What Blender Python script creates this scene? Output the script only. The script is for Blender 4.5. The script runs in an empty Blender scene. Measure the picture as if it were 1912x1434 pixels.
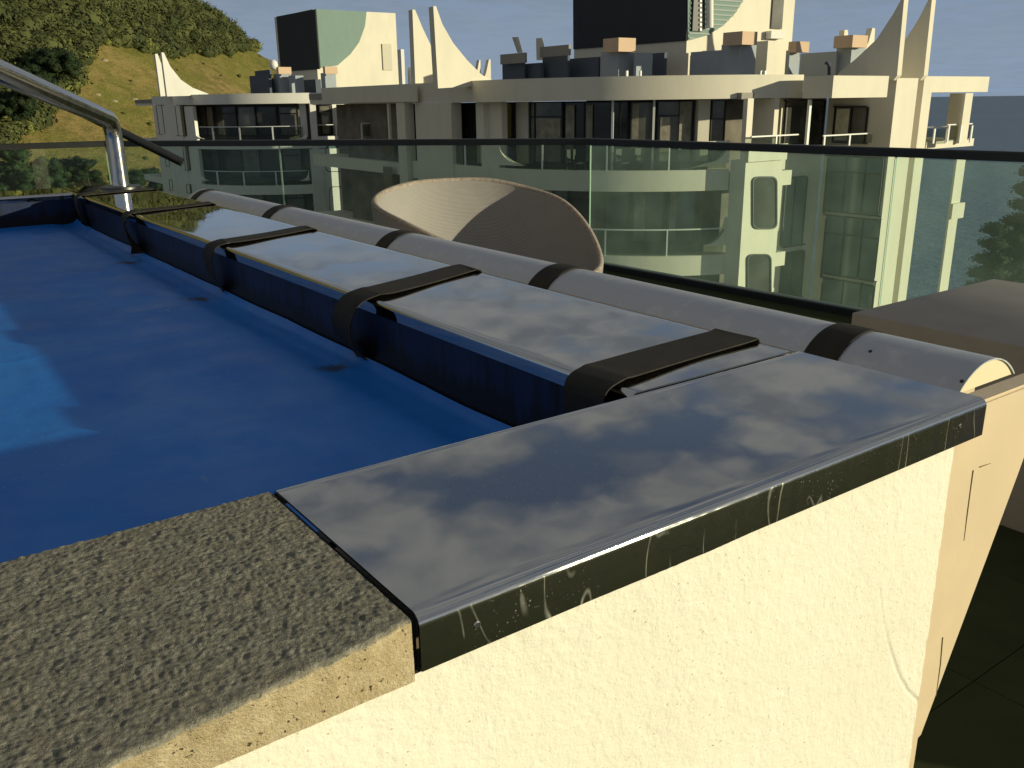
import bpy, bmesh, math, random
import numpy as np
from mathutils import Vector, Matrix, noise
random.seed(7)
rng = np.random.default_rng(7)
S = bpy.context.scene
COL = S.collection
PI = math.pi

# ------------------------------------------------------------------ camera
IW, IH, FPX = 1912.0, 1434.0, 1653.72
CAMZ = 1.45                                   # eye height above the terrace deck
YAW, PITCH, ROLL = 0.6194, 0.3085, 0.0142
def _rot():
    fwd = np.array([math.sin(YAW)*math.cos(PITCH), math.cos(YAW)*math.cos(PITCH), -math.sin(PITCH)])
    right = np.array([math.cos(YAW), -math.sin(YAW), 0.])
    down = np.cross(fwd, right)
    c, s = math.cos(ROLL), math.sin(ROLL)
    return np.array([c*right+s*down, -s*right+c*down, fwd])
RM = _rot()
cam = bpy.data.cameras.new('camera'); camo = bpy.data.objects.new('camera', cam); COL.objects.link(camo)
cam.sensor_width = 36.0; cam.lens = 36.0*FPX/IW
cam.clip_start = 0.02; cam.clip_end = 60000
m3 = Matrix((RM[0], -RM[1], -RM[2])).transposed()
camo.matrix_world = Matrix.Translation((0, 0, CAMZ)) @ m3.to_4x4()
S.camera = camo

# ------------------------------------------------------------------ light
SUN = Vector((.603, -.782, .154)).normalized()
SUN_EL = math.asin(SUN.z); SUN_AZ = math.atan2(SUN.x, SUN.y)
sl = bpy.data.lights.new('sun', 'SUN'); slo = bpy.data.objects.new('sun', sl); COL.objects.link(slo)
sl.energy = 4.2; sl.angle = math.radians(.5); sl.color = (1, .925, .64)
slo.rotation_euler = SUN.to_track_quat('Z', 'Y').to_euler()
slo.location = (20, -30, 30)

W = bpy.data.worlds.new('World'); S.world = W; W.use_nodes = True
nt = W.node_tree; nt.nodes.clear()
def wn(t, **k):
    n = nt.nodes.new(t)
    for a, b in k.items(): setattr(n, a, b)
    return n
def wmath(op, a, b=None, clamp=False):
    n = wn('ShaderNodeMath', operation=op, use_clamp=clamp)
    for i, v in enumerate((a, b)):
        if v is None: continue
        if isinstance(v, (int, float)): n.inputs[i].default_value = v
        else: nt.links.new(v, n.inputs[i])
    return n.outputs[0]
sky = wn('ShaderNodeTexSky', sky_type='NISHITA', sun_disc=False)
sky.sun_elevation = SUN_EL; sky.sun_rotation = SUN_AZ
sky.altitude = 50; sky.air_density = 1.0; sky.dust_density = 1.2; sky.ozone_density = 1.5
tc = wn('ShaderNodeTexCoord'); sep = wn('ShaderNodeSeparateXYZ'); nt.links.new(tc.outputs['Generated'], sep.inputs[0])
zc = wmath('ADD', wmath('MAXIMUM', sep.outputs[2], 0.0), .10)
comb = wn('ShaderNodeCombineXYZ'); comb.inputs[2].default_value = .35
nt.links.new(wmath('DIVIDE', sep.outputs[0], zc), comb.inputs[0])
nt.links.new(wmath('DIVIDE', sep.outputs[1], zc), comb.inputs[1])
def wnoise(vec, scale, detail, rough, w=0.0):
    n = wn('ShaderNodeTexNoise', noise_dimensions='3D'); n.inputs['Scale'].default_value = scale
    n.inputs['Detail'].default_value = detail; n.inputs['Roughness'].default_value = rough
    off = wn('ShaderNodeVectorMath', operation='ADD'); off.inputs[1].default_value = (0, 0, w); nt.links.new(vec, off.inputs[0])
    nt.links.new(off.outputs[0], n.inputs['Vector']); return n.outputs['Fac']
wob = wn('ShaderNodeVectorMath', operation='ADD'); nzv = wn('ShaderNodeTexNoise'); nzv.inputs['Scale'].default_value = 9.0; nzv.inputs['Detail'].default_value = 3
nt.links.new(comb.outputs[0], nzv.inputs['Vector'])
wsc = wn('ShaderNodeVectorMath', operation='SCALE'); nt.links.new(nzv.outputs['Color'], wsc.inputs[0]); wsc.inputs['Scale'].default_value = .10
nt.links.new(comb.outputs[0], wob.inputs[0]); nt.links.new(wsc.outputs[0], wob.inputs[1])
vor = wn('ShaderNodeTexVoronoi', feature='SMOOTH_F1', normalize=True, voronoi_dimensions='2D')
for a_, v_ in (('Scale', 3.9), ('Detail', 1.6), ('Roughness', .45), ('Lacunarity', 2.3), ('Smoothness', .35)): vor.inputs[a_].default_value = v_
nt.links.new(wob.outputs[0], vor.inputs['Vector'])
puff = wmath('ADD', wmath('MULTIPLY', wmath('SUBTRACT', 1.0, vor.outputs['Distance']), .62), wmath('MULTIPLY', wnoise(wob.outputs[0], 3.6, 4.0, .5, 5.1), .42))
tone = wnoise(wob.outputs[0], 6.5, 3.0, .5, 8.0)
big = wnoise(comb.outputs[0], 1.2, 2.0, .5, 1.0)
mask = wmath('ADD', puff, wmath('MULTIPLY', wmath('SUBTRACT', big, .5), .55))
ramp = wn('ShaderNodeMapRange', interpolation_type='SMOOTHSTEP'); ramp.inputs[1].default_value = .44; ramp.inputs[2].default_value = .65
nt.links.new(mask, ramp.inputs[0])
low = wn('ShaderNodeMapRange', interpolation_type='SMOOTHSTEP'); low.inputs[1].default_value = .06; low.inputs[2].default_value = .26
nt.links.new(sep.outputs[2], low.inputs[0])
cmask = wmath('MULTIPLY', ramp.outputs[0], wmath('ADD', wmath('MULTIPLY', low.outputs[0], .74), .13))
# a calm grey veil over the clear sky so that it is not a saturated blue
veil = wn('ShaderNodeMix', data_type='RGBA'); veil.inputs['Factor'].default_value = .96
grad = wn('ShaderNodeMapRange', interpolation_type='SMOOTHSTEP'); grad.inputs[1].default_value = 0; grad.inputs[2].default_value = .42
nt.links.new(sep.outputs[2], grad.inputs[0])
gcol = wn('ShaderNodeMix', data_type='RGBA'); nt.links.new(grad.outputs[0], gcol.inputs['Factor'])
gcol.inputs[6].default_value = (2.20, 2.95, 4.05, 1); gcol.inputs[7].default_value = (.66, .88, 1.36, 1)
nt.links.new(sky.outputs[0], veil.inputs[6]); nt.links.new(gcol.outputs[2], veil.inputs[7])
clo = wn('ShaderNodeMix', data_type='RGBA')
nt.links.new(cmask, clo.inputs['Factor']); nt.links.new(veil.outputs[2], clo.inputs[6])
ctn = wn('ShaderNodeMapRange'); ctn.inputs[1].default_value = .35; ctn.inputs[2].default_value = .65; nt.links.new(tone, ctn.inputs[0])
ccol = wn('ShaderNodeMix', data_type='RGBA'); nt.links.new(ctn.outputs[0], ccol.inputs['Factor'])
ccol.inputs[6].default_value = (1.45, 1.55, 1.66, 1); ccol.inputs[7].default_value = (2.60, 2.58, 2.42, 1)
nt.links.new(ccol.outputs[2], clo.inputs[7])
bg = wn('ShaderNodeBackground'); bg.inputs[1].default_value = .1
nt.links.new(clo.outputs[2], bg.inputs[0])
wo = wn('ShaderNodeOutputWorld'); nt.links.new(bg.outputs[0], wo.inputs[0])

S.view_settings.view_transform = 'Standard'; S.view_settings.look = 'None'
S.view_settings.exposure = .18; S.view_settings.gamma = 1; S.view_settings.use_curve_mapping = False
S.render.engine = 'CYCLES'
S.cycles.max_bounces = 8; S.cycles.transparent_max_bounces = 16; S.cycles.caustics_reflective = False; S.cycles.caustics_refractive = False
S.cycles.use_denoising = True

# ------------------------------------------------------------------ helpers: photo pixel -> place
FW = np.array([math.sin(YAW), math.cos(YAW), 0.])
RT = np.array([math.cos(YAW), -math.sin(YAW), 0.])
def ray(x, y): return RM.T @ np.array([(x-IW/2)/FPX, (y-IH/2)/FPX, 1.])
def at(x, y, w):                              # point at distance w along the camera heading (camera at origin)
    d = ray(x, y); return d*w/(d @ FW)
def onz(x, y, z): d = ray(x, y); return d*z/d[2]
def onx(x, y, X): d = ray(x, y); return d*X/d[0]
def ony(x, y, Y): d = ray(x, y); return d*Y/d[1]
def proj(P):
    c = RM @ np.asarray(P, float); return IW/2+FPX*c[0]/c[2], IH/2+FPX*c[1]/c[2]
def up(p): return (float(p[0]), float(p[1]), float(p[2])+CAMZ)

# ------------------------------------------------------------------ helpers: objects
def link(o, parent=None):
    COL.objects.link(o)
    if parent: o.parent = parent
    return o
def mesh(name, verts, faces, mat=None, parent=None, smooth=False, angle=None):
    """verts in camera-origin coordinates (x, y, z relative to the eye)"""
    me = bpy.data.meshes.new(name)
    px, py, pz = _origin(parent)
    me.from_pydata([(float(v[0])-px, float(v[1])-py, float(v[2])+CAMZ-pz) for v in verts], [], [tuple(int(i) for i in f) for f in faces])
    me.validate(); me.update()
    if mat: me.materials.append(mat)
    o = bpy.data.objects.new(name, me)
    link(o, parent)
    bm = bmesh.new(); bm.from_mesh(me); bmesh.ops.recalc_face_normals(bm, faces=bm.faces); bm.to_mesh(me); bm.free()
    if smooth: set_smooth(me, angle)
    return o
def _origin(parent):
    x = y = z = 0.0
    while parent is not None:
        x += parent.location.x; y += parent.location.y; z += parent.location.z; parent = parent.parent
    return x, y, z
def set_smooth(me, angle=None):
    me.polygons.foreach_set('use_smooth', [True]*len(me.polygons))
    if angle is not None:
        me.set_sharp_from_angle(angle=angle)
def grid(name, P, mat, parent=None, smooth=True):
    """P: array (n, m, 3)"""
    n, m = P.shape[:2]
    me = bpy.data.meshes.new(name)
    o3 = np.array(_origin(parent))
    v = (P.reshape(-1, 3)+np.array([0, 0, CAMZ])-o3).astype(np.float32)
    i = np.arange(n*m).reshape(n, m)
    f = np.stack([i[:-1, :-1], i[1:, :-1], i[1:, 1:], i[:-1, 1:]], -1).reshape(-1, 4)
    return _np_mesh(name, v, f, mat, parent, smooth)
def _np_mesh(name, v, f, mat, parent=None, smooth=True):
    me = bpy.data.meshes.new(name)
    k = f.shape[1]
    me.vertices.add(len(v)); me.vertices.foreach_set('co', np.ascontiguousarray(v, dtype=np.float32).ravel())
    me.loops.add(f.size); me.loops.foreach_set('vertex_index', np.ascontiguousarray(f, dtype=np.int32).ravel())
    me.polygons.add(len(f)); me.polygons.foreach_set('loop_start', np.arange(0, f.size, k, dtype=np.int32))
    me.polygons.foreach_set('loop_total', np.full(len(f), k, dtype=np.int32))
    me.update(calc_edges=True)
    if mat: me.materials.append(mat)
    if smooth: set_smooth(me)
    return link(bpy.data.objects.new(name, me), parent)
def tag(o, label=None, cat=None, group=None, kind=None):
    if label: o['label'] = label
    if cat: o['category'] = cat
    if group: o['group'] = group
    if kind: o['kind'] = kind
    return o
def thing(name, loc, label, cat, group=None):
    o = bpy.data.objects.new(name, None); o.empty_display_size = .1
    link(o); o.location = up(loc)
    return tag(o, label, cat, group)
def boxv(x0, x1, y0, y1, z0, z1):
    v = [(x, y, z) for z in (z0, z1) for y in (y0, y1) for x in (x0, x1)]
    f = [(0, 2, 3, 1), (4, 5, 7, 6), (0, 1, 5, 4), (2, 6, 7, 3), (0, 4, 6, 2), (1, 3, 7, 5)]
    return v, f
class MB:
    def __init__(s): s.v = []; s.f = []
    def add(s, v, f):
        b = len(s.v); s.v += [tuple(p) for p in v]; s.f += [tuple(i+b for i in q) for q in f]; return s
    def box(s, *a): return s.add(*boxv(*a))
    def build(s, name, mat, parent=None, smooth=False, angle=None): return mesh(name, s.v, s.f, mat, parent, smooth, angle)
def box(name, a, mat, parent=None, bevel=0):
    v, f = boxv(*a); o = mesh(name, v, f, mat, parent)
    if bevel:
        bm = bmesh.new(); bm.from_mesh(o.data)
        bmesh.ops.bevel(bm, geom=list(bm.edges), offset=bevel, segments=2, affect='EDGES', profile=.5)
        bm.to_mesh(o.data); bm.free(); set_smooth(o.data, math.radians(35))
    return o
def prismv(poly, z0, z1):
    n = len(poly)
    v = [(p[0], p[1], z0) for p in poly]+[(p[0], p[1], z1) for p in poly]
    f = [tuple(range(n))[::-1], tuple(range(n, 2*n))]+[(i, (i+1) % n, n+(i+1) % n, n+i) for i in range(n)]
    return v, f
def extrudev(pts, d):
    """planar polygon pts (3D) extruded by vector d"""
    n = len(pts); d = np.asarray(d, float)
    v = [tuple(p) for p in pts]+[tuple(np.asarray(p)+d) for p in pts]
    f = [tuple(range(n)), tuple(range(n, 2*n))[::-1]]+[(i, (i+1) % n, n+(i+1) % n, n+i) for i in range(n)]
    return v, f
def tubev(path, r, seg=16, caps=True):
    path = [np.asarray(p, float) for p in path]; V = []; F = []
    rr = r if hasattr(r, '__len__') else [r]*len(path)
    t = path[1]-path[0]; t /= np.linalg.norm(t)
    a = np.cross(t, [0, 0, 1.]); 
    if np.linalg.norm(a) < 1e-3: a = np.cross(t, [0, 1., 0])
    a /= np.linalg.norm(a)
    for i, p in enumerate(path):
        t0 = path[min(i+1, len(path)-1)]-path[max(i-1, 0)]; t0 /= np.linalg.norm(t0)
        a = a-t0*(a @ t0); a /= np.linalg.norm(a); b = np.cross(t0, a)
        for k in range(seg):
            w = 2*PI*k/seg; V.append(p+rr[i]*(math.cos(w)*a+math.sin(w)*b))
    for i in range(len(path)-1):
        for k in range(seg):
            F.append((i*seg+k, i*seg+(k+1) % seg, (i+1)*seg+(k+1) % seg, (i+1)*seg+k))
    if caps:
        F.append(tuple(range(seg))[::-1]); F.append(tuple(range((len(path)-1)*seg, len(path)*seg)))
    return V, F
def catmull(pts, n=8):
    P = [np.asarray(p, float) for p in pts]; P = [2*P[0]-P[1]]+P+[2*P[-1]-P[-2]]; out = []
    for i in range(1, len(P)-2):
        for k in range(n):
            t = k/n; a, b, c, d = P[i-1:i+3]
            out.append(.5*((2*b)+(-a+c)*t+(2*a-5*b+4*c-d)*t*t+(-a+3*b-3*c+d)*t**3))
    out.append(P[-2]); return out

# ------------------------------------------------------------------ materials
def mat(name, base, rough=.6, metal=0.0, var=0.0, vscale=3.0, var2=None, bump=0.0, bscale=20.0, bdist=.01, spec=.5, rvar=0.0, rscale=8.0, detail=5.0):
    m = bpy.data.materials.new(name); m.use_nodes = True
    t = m.node_tree; b = t.nodes['Principled BSDF']
    b.inputs['Base Color'].default_value = (*base, 1); b.inputs['Roughness'].default_value = rough; b.inputs['Metallic'].default_value = metal
    b.inputs['Specular IOR Level'].default_value = spec
    m['b'] = 0
    c = t.nodes.new('ShaderNodeTexCoord')
    def nz(scale, det=detail):
        n = t.nodes.new('ShaderNodeTexNoise'); n.inputs['Scale'].default_value = scale; n.inputs['Detail'].default_value = det
        n.inputs['Roughness'].default_value = .6; t.links.new(c.outputs['Object'], n.inputs['Vector']); return n
    if var or var2:
        n = nz(vscale); r = t.nodes.new('ShaderNodeMapRange'); r.inputs[1].default_value = .32; r.inputs[2].default_value = .68
        t.links.new(n.outputs['Fac'], r.inputs[0])
        x = t.nodes.new('ShaderNodeMix'); x.data_type = 'RGBA'; t.links.new(r.outputs[0], x.inputs['Factor'])
        lo = tuple(v*(1-var) for v in base); hi = var2 if var2 else tuple(min(1, v*(1+var)) for v in base)
        x.inputs[6].default_value = (*lo, 1); x.inputs[7].default_value = (*hi, 1)
        t.links.new(x.outputs[2], b.inputs['Base Color'])
    if bump:
        n = nz(bscale); bp = t.nodes.new('ShaderNodeBump'); bp.inputs['Strength'].default_value = bump; bp.inputs['Distance'].default_value = bdist
        t.links.new(n.outputs['Fac'], bp.inputs['Height']); t.links.new(bp.outputs[0], b.inputs['Normal'])
    if rvar:
        n = nz(rscale); r = t.nodes.new('ShaderNodeMapRange'); r.inputs[1].default_value = .35; r.inputs[2].default_value = .7
        r.inputs[3].default_value = max(0.0, rough-rvar); r.inputs[4].default_value = rough+rvar
        t.links.new(n.outputs['Fac'], r.inputs[0]); t.links.new(r.outputs[0], b.inputs['Roughness'])
    return m
class NB:
    """tiny node builder for the special materials"""
    def __init__(s, name):
        s.m = bpy.data.materials.new(name); s.m.use_nodes = True; s.t = s.m.node_tree; s.b = s.t.nodes['Principled BSDF']
        s.c = s.t.nodes.new('ShaderNodeTexCoord')
    def n(s, typ, ins=None, **k):
        n = s.t.nodes.new(typ)
        for a, b in k.items(): setattr(n, a, b)
        for i, v in (ins or {}).items(): s.set(n.inputs[i], v)
        return n
    def set(s, inp, v):
        if hasattr(v, 'is_output') or isinstance(v, bpy.types.NodeSocket): s.t.links.new(v, inp)
        elif isinstance(v, (tuple, list)) and len(v) == 3 and inp.type == 'RGBA': inp.default_value = (*v, 1)
        else: inp.default_value = v
    def math(s, op, a, b=0.0, clamp=False): return s.n('ShaderNodeMath', {0: a, 1: b}, operation=op, use_clamp=clamp).outputs[0]
    def noise(s, scale, detail=4, rough=.6, vec=None):
        return s.n('ShaderNodeTexNoise', {'Vector': vec or s.c.outputs['Object'], 'Scale': scale, 'Detail': detail, 'Roughness': rough}).outputs['Fac']
    def rng(s, v, a, b, c=0.0, d=1.0): return s.n('ShaderNodeMapRange', {0: v, 1: a, 2: b, 3: c, 4: d}).outputs[0]
    def mix(s, f, a, b): return s.n('ShaderNodeMix', {'Factor': f, 6: a, 7: b}, data_type='RGBA').outputs[2]
    def bump(s, h, strength, dist, normal=None):
        n = s.n('ShaderNodeBump', {'Height': h, 'Strength': strength, 'Distance': dist})
        if normal: s.t.links.new(normal, n.inputs['Normal'])
        return n.outputs[0]
    def scaled(s, x, y, z): return s.n('ShaderNodeMapping', {'Vector': s.c.outputs['Object'], 'Scale': (x, y, z)}).outputs[0]
    def xyz(s):
        n = s.n('ShaderNodeSeparateXYZ', {0: s.c.outputs['Object']}); return n.outputs
    def put(s, **k):
        names = dict(base='Base Color', rough='Roughness', metal='Metallic', normal='Normal', spec='Specular IOR Level', alpha='Alpha')
        for a, v in k.items(): s.set(s.b.inputs[names[a]], v)
        return s.m

M = {}
# polished steel: smudges, fine specks of dried water, very slight waviness
k = NB('polished_steel')
sm = k.noise(9, 4); sp = k.rng(k.noise(900, 1, .4), .70, .76)
wav = k.noise(7, 2, .5)
M['steel'] = k.put(base=k.mix(sp, (.57, .575, .56), (.66, .65, .61)), metal=k.rng(sp, 0, 1, 1, .75),
                   rough=k.math('ADD', k.rng(sm, .45, .75, .012, .05), k.math('MULTIPLY', sp, .2)), normal=k.bump(wav, .022, .01))
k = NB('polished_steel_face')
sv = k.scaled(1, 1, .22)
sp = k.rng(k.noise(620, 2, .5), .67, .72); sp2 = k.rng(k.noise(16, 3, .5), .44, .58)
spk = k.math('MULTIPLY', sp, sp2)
glint_ln = k.math('ABSOLUTE', k.math('SUBTRACT', k.noise(22, 2, .55, sv), .5))  # bright reflected streaks of the flange painted in as pale wavy lines
glint_ln = k.math('MULTIPLY', k.rng(glint_ln, .0, .0065, 1, 0), k.rng(k.noise(30, 3), .40, .60))
spk_glint = k.math('MAXIMUM', k.math('MULTIPLY', spk, .55), k.math('MULTIPLY', glint_ln, .75))
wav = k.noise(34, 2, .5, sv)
M['steel_face'] = k.put(base=k.mix(spk_glint, (.60, .61, .55), (.50, .48, .34)), metal=k.math('SUBTRACT', 1.0, k.math('MULTIPLY', spk_glint, .6)),
                        rough=k.math('ADD', k.rng(k.noise(8, 3), .4, .7, .03, .09), k.math('MULTIPLY', spk_glint, .3)), normal=k.bump(wav, .10, .01))
k = NB('polished_steel_bend')
M['steel_bend'] = k.put(base=(.70, .70, .67), metal=1.0, rough=k.rng(k.noise(40, 3), .35, .7, 0.035, .075), normal=k.bump(k.noise(60, 2), .04, .004))
k = NB('brushed_aluminium')
br = k.noise(60, 5, .7, k.scaled(1, .15, 1)); sp = k.rng(k.noise(35, 5), .55, .75)
M['alu'] = k.put(base=k.mix(sp, (.50, .52, .55), (.62, .62, .62)), metal=.55, rough=k.rng(br, .3, .7, .34, .5), normal=k.bump(k.noise(250, 3), .12, .0015))
M['rail_steel'] = mat('satin_steel', (.60, .58, .53), .2, 1.0, rvar=.06, rscale=30)
M['chrome_dark'] = mat('screw_hole_dark', (.02, .02, .02), .5)
# stone: pitted sandstone, greyer top also painted darker for the grazing sun; the boundary wanders along the front edge
k = NB('split_stone')
o = k.xyz()
top_shade = k.rng(k.math('ADD', o[2], k.math('MULTIPLY', k.math('SUBTRACT', k.noise(120, 4, .7), .5), .0045)), CAMZ-.2236, CAMZ-.2222)
grain = k.noise(260, 6, .75); grain2 = k.noise(45, 5, .7)
top = k.mix(k.rng(grain, .35, .65), (.13, .125, .098), (.37, .35, .275))
top = k.mix(k.rng(grain2, .45, .75, 0, .5), top, (.26, .22, .155))
pit = k.rng(k.noise(330, 2, .5), .66, .72)
body = k.mix(k.rng(k.noise(70, 5, .65), .35, .7), (.47, .37, .21), (.62, .52, .34))
body = k.mix(k.rng(k.noise(500, 2, .5), .56, .66, 0, .35), body, (.78, .66, .45))
body = k.mix(pit, body, (.10, .07, .04))
M['stone'] = k.put(base=k.mix(top_shade, body, top), rough=.88, spec=.2, normal=k.bump(k.math('SUBTRACT', k.noise(520, 5, .7), k.math('MULTIPLY', pit, .5)), .8, .0022))
k = NB('painted_render')
h = k.math('ADD', k.math('MULTIPLY', k.noise(70, 5, .62), 1.0), k.math('MULTIPLY', k.noise(300, 3, .6), .6))
pk = k.rng(k.noise(420, 2, .4), .70, .76)
M['render'] = k.put(base=k.mix(pk, k.mix(k.rng(k.noise(9, 4), .3, .7), (.765, .725, .595), (.82, .78, .65)), (.45, .40, .28)), rough=.75, spec=.25, normal=k.bump(h, .40, .003))
M['beige'] = mat('smooth_beige_shell', (.66, .53, .35), .45, var=.05, vscale=12, bump=.1, bscale=90, bdist=.002)
M['cream_cap'] = mat('cream_plastic', (.78, .68, .46), .5, var=.04, vscale=20)
# pool cover: blue sheet with scuffs, droplets, dirt
k = NB('blue_pool_cover')
st = k.noise(75, 4, .7, k.scaled(1, .10, 1)); st2 = k.noise(80, 4, .7, k.scaled(.09, 1, 1))
scuff = k.math('MAXIMUM', k.rng(st, .66, .74), k.rng(st2, .68, .76))
scuff = k.math('MULTIPLY', scuff, k.rng(k.noise(6, 4), .46, .60))
drop = k.rng(k.n('ShaderNodeTexVoronoi', {'Vector': k.c.outputs['Object'], 'Scale': 140.0}).outputs['Distance'], .05, .16, 1, 0)
drop = k.math('MULTIPLY', drop, k.rng(k.noise(7, 4), .52, .62))
blue = k.mix(k.rng(k.noise(4, 5, .7), .35, .7), (.010, .165, .60), (.016, .215, .70))
dirt = k.rng(k.noise(3.2, 4, .6), .60, .80, 0, .5)
blue = k.mix(dirt, blue, (.022, .065, .14))
o = k.xyz()
for (px_, py_, r_) in ((372, 556, .030), (242, 488, .034), (618, 684, .026)):
    c_ = onz(px_, py_, -.3036)
    dd_ = k.n('ShaderNodeVectorMath', {0: k.c.outputs['Object'], 1: (float(c_[0]), float(c_[1]), CAMZ-.302)}, operation='DISTANCE').outputs['Value']
    dd_ = k.math('ADD', dd_, k.math('MULTIPLY', k.math('SUBTRACT', k.noise(45, 5, .7, k.scaled(1.3, .6, 1)), .5), r_*2.6))
    blue = k.mix(k.rng(dd_, r_*.30, r_*.85, .88, 0), blue, (.035, .032, .022))
base = k.mix(k.math('MULTIPLY', scuff, .75), blue, (.30, .42, .55))
base = k.mix(k.math('MULTIPLY', drop, .55), base, (.45, .6, .70))
M['cover'] = k.put(base=base, rough=k.rng(k.noise(12, 4), .35, .7, .36, .6), spec=.35,
                   normal=k.bump(k.math('ADD', k.math('MULTIPLY', k.noise(14, 4, .6), .7), k.math('ADD', k.math('MULTIPLY', drop, .4), k.math('MULTIPLY', scuff, .2))), .35, .006))
# pool side: dark navy liner with drip marks near the bottom
k = NB('navy_pool_liner')
o = k.xyz()
dr = k.noise(26, 5, .75, k.scaled(1, 1.4, .12))
dz = k.math('SUBTRACT', k.rng(o[2], CAMZ-.305, CAMZ-.262, 1, 0), k.math('MULTIPLY', k.math('SUBTRACT', dr, .5), 2.6))
M['liner'] = k.put(base=k.mix(k.rng(dz, .0, .35), k.mix(k.rng(k.noise(20, 4), .3, .7), (.010, .019, .054), (.016, .028, .072)), (.010, .010, .011)), rough=.42, spec=.25, normal=k.bump(k.noise(60, 3), .12, .003))
# webbing
k = NB('black_webbing')
w1 = k.n('ShaderNodeTexWave', {'Vector': k.c.outputs['Object'], 'Scale': 420.0, 'Distortion': .6}, bands_direction='X').outputs['Fac']
w2 = k.n('ShaderNodeTexWave', {'Vector': k.c.outputs['Object'], 'Scale': 300.0, 'Distortion': .4}, bands_direction='Y').outputs['Fac']
wv = k.math('MULTIPLY', w1, w2)
M['webbing'] = k.put(base=k.mix(k.noise(40, 4), (.012, .011, .009), (.042, .037, .028)), rough=.78, spec=.3, normal=k.bump(wv, .5, .0008))
# woven chair
k = NB('woven_taupe')
uv = k.n('ShaderNodeUVMap').outputs[0]
mp = k.n('ShaderNodeMapping', {'Vector': uv, 'Scale': (1, 1, 1)}).outputs[0]
a = k.n('ShaderNodeTexWave', {'Vector': mp, 'Scale': 22.0, 'Distortion': .7, 'Detail': 1.0}, bands_direction='X').outputs['Fac']
b = k.n('ShaderNodeTexWave', {'Vector': mp, 'Scale': 15.0, 'Distortion': 2.2, 'Detail': 2.0}, bands_direction='Y').outputs['Fac']
g = k.math('MULTIPLY', a, b)
M['weave'] = k.put(base=k.mix(g, k.mix(k.noise(9, 4), (.27, .255, .238), (.36, .338, .315)), (.55, .515, .475)), rough=.8, spec=.2, normal=k.bump(k.math('ADD', a, b), .55, .006))
M['weave_rim'] = mat('woven_rim', (.30, .25, .20), .8, var=.3, vscale=60, bump=.6, bscale=120, bdist=.004)
M['deck'] = mat('dark_terrace_tile', (.048, .056, .024), .9, spec=.06, var=.15, vscale=4, bump=.15, bscale=60, bdist=.004)
M['grout'] = mat('dark_grout', (.042, .050, .022), .95, spec=.05)
M['planter'] = mat('grey_beige_plaster', (.34, .31, .265), .75, var=.06, vscale=6, bump=.25, bscale=120, bdist=.002)
M['black'] = mat('black_powder_coat', (.014, .015, .014), .38, var=.2, vscale=20)
def schlick(t):
    lw_ = t.nodes.new('ShaderNodeLayerWeight'); lw_.inputs[0].default_value = .5
    p5 = t.nodes.new('ShaderNodeMath'); p5.operation = 'POWER'; p5.inputs[1].default_value = 5; t.links.new(lw_.outputs['Facing'], p5.inputs[0])
    m_ = t.nodes.new('ShaderNodeMath'); m_.operation = 'MULTIPLY_ADD'; m_.inputs[1].default_value = .80; m_.inputs[2].default_value = .035
    t.links.new(p5.outputs[0], m_.inputs[0]); return m_
# balustrade glass: thin, green, slightly dusty
m = bpy.data.materials.new('green_glass'); m.use_nodes = True; t = m.node_tree; t.nodes.clear()
tr = t.nodes.new('ShaderNodeBsdfTransparent'); tr.inputs[0].default_value = (.875, .950, .915, 1)
gl = t.nodes.new('ShaderNodeBsdfGlossy'); gl.inputs['Roughness'].default_value = .02
df = t.nodes.new('ShaderNodeBsdfTranslucent'); df.inputs[0].default_value = (.50, .66, .58, 1)
fr = schlick(t)
tcn = t.nodes.new('ShaderNodeTexCoord'); nz = t.nodes.new('ShaderNodeTexNoise'); nz.inputs['Scale'].default_value = 3.0; nz.inputs['Detail'].default_value = 6
t.links.new(tcn.outputs['Object'], nz.inputs['Vector'])
mr = t.nodes.new('ShaderNodeMapRange'); mr.inputs[1].default_value = .35; mr.inputs[2].default_value = .7; mr.inputs[3].default_value = .036; mr.inputs[4].default_value = .070
t.links.new(nz.outputs['Fac'], mr.inputs[0])
m1 = t.nodes.new('ShaderNodeMixShader'); m2 = t.nodes.new('ShaderNodeMixShader'); oo = t.nodes.new('ShaderNodeOutputMaterial')
t.links.new(mr.outputs[0], m1.inputs[0]); t.links.new(tr.outputs[0], m1.inputs[1]); t.links.new(df.outputs[0], m1.inputs[2])
t.links.new(fr.outputs[0], m2.inputs[0]); t.links.new(m1.outputs[0], m2.inputs[1]); t.links.new(gl.outputs[0], m2.inputs[2]); t.links.new(m2.outputs[0], oo.inputs[0])
M['glass'] = m
M['glass_edge'] = mat('glass_edge', (.62, .74, .62), .15, spec=.8)
m = bpy.data.materials.new('balcony_glass'); m.use_nodes = True; t = m.node_tree; t.nodes.clear()
tr = t.nodes.new('ShaderNodeBsdfTransparent'); tr.inputs[0].default_value = (.72, .76, .72, 1)
gl = t.nodes.new('ShaderNodeBsdfGlossy'); gl.inputs['Roughness'].default_value = .05
fr = schlick(t)
m2 = t.nodes.new('ShaderNodeMixShader'); oo = t.nodes.new('ShaderNodeOutputMaterial')
t.links.new(fr.outputs[0], m2.inputs[0]); t.links.new(tr.outputs[0], m2.inputs[1]); t.links.new(gl.outputs[0], m2.inputs[2]); t.links.new(m2.outputs[0], oo.inputs[0])
M['bglass'] = m
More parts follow.
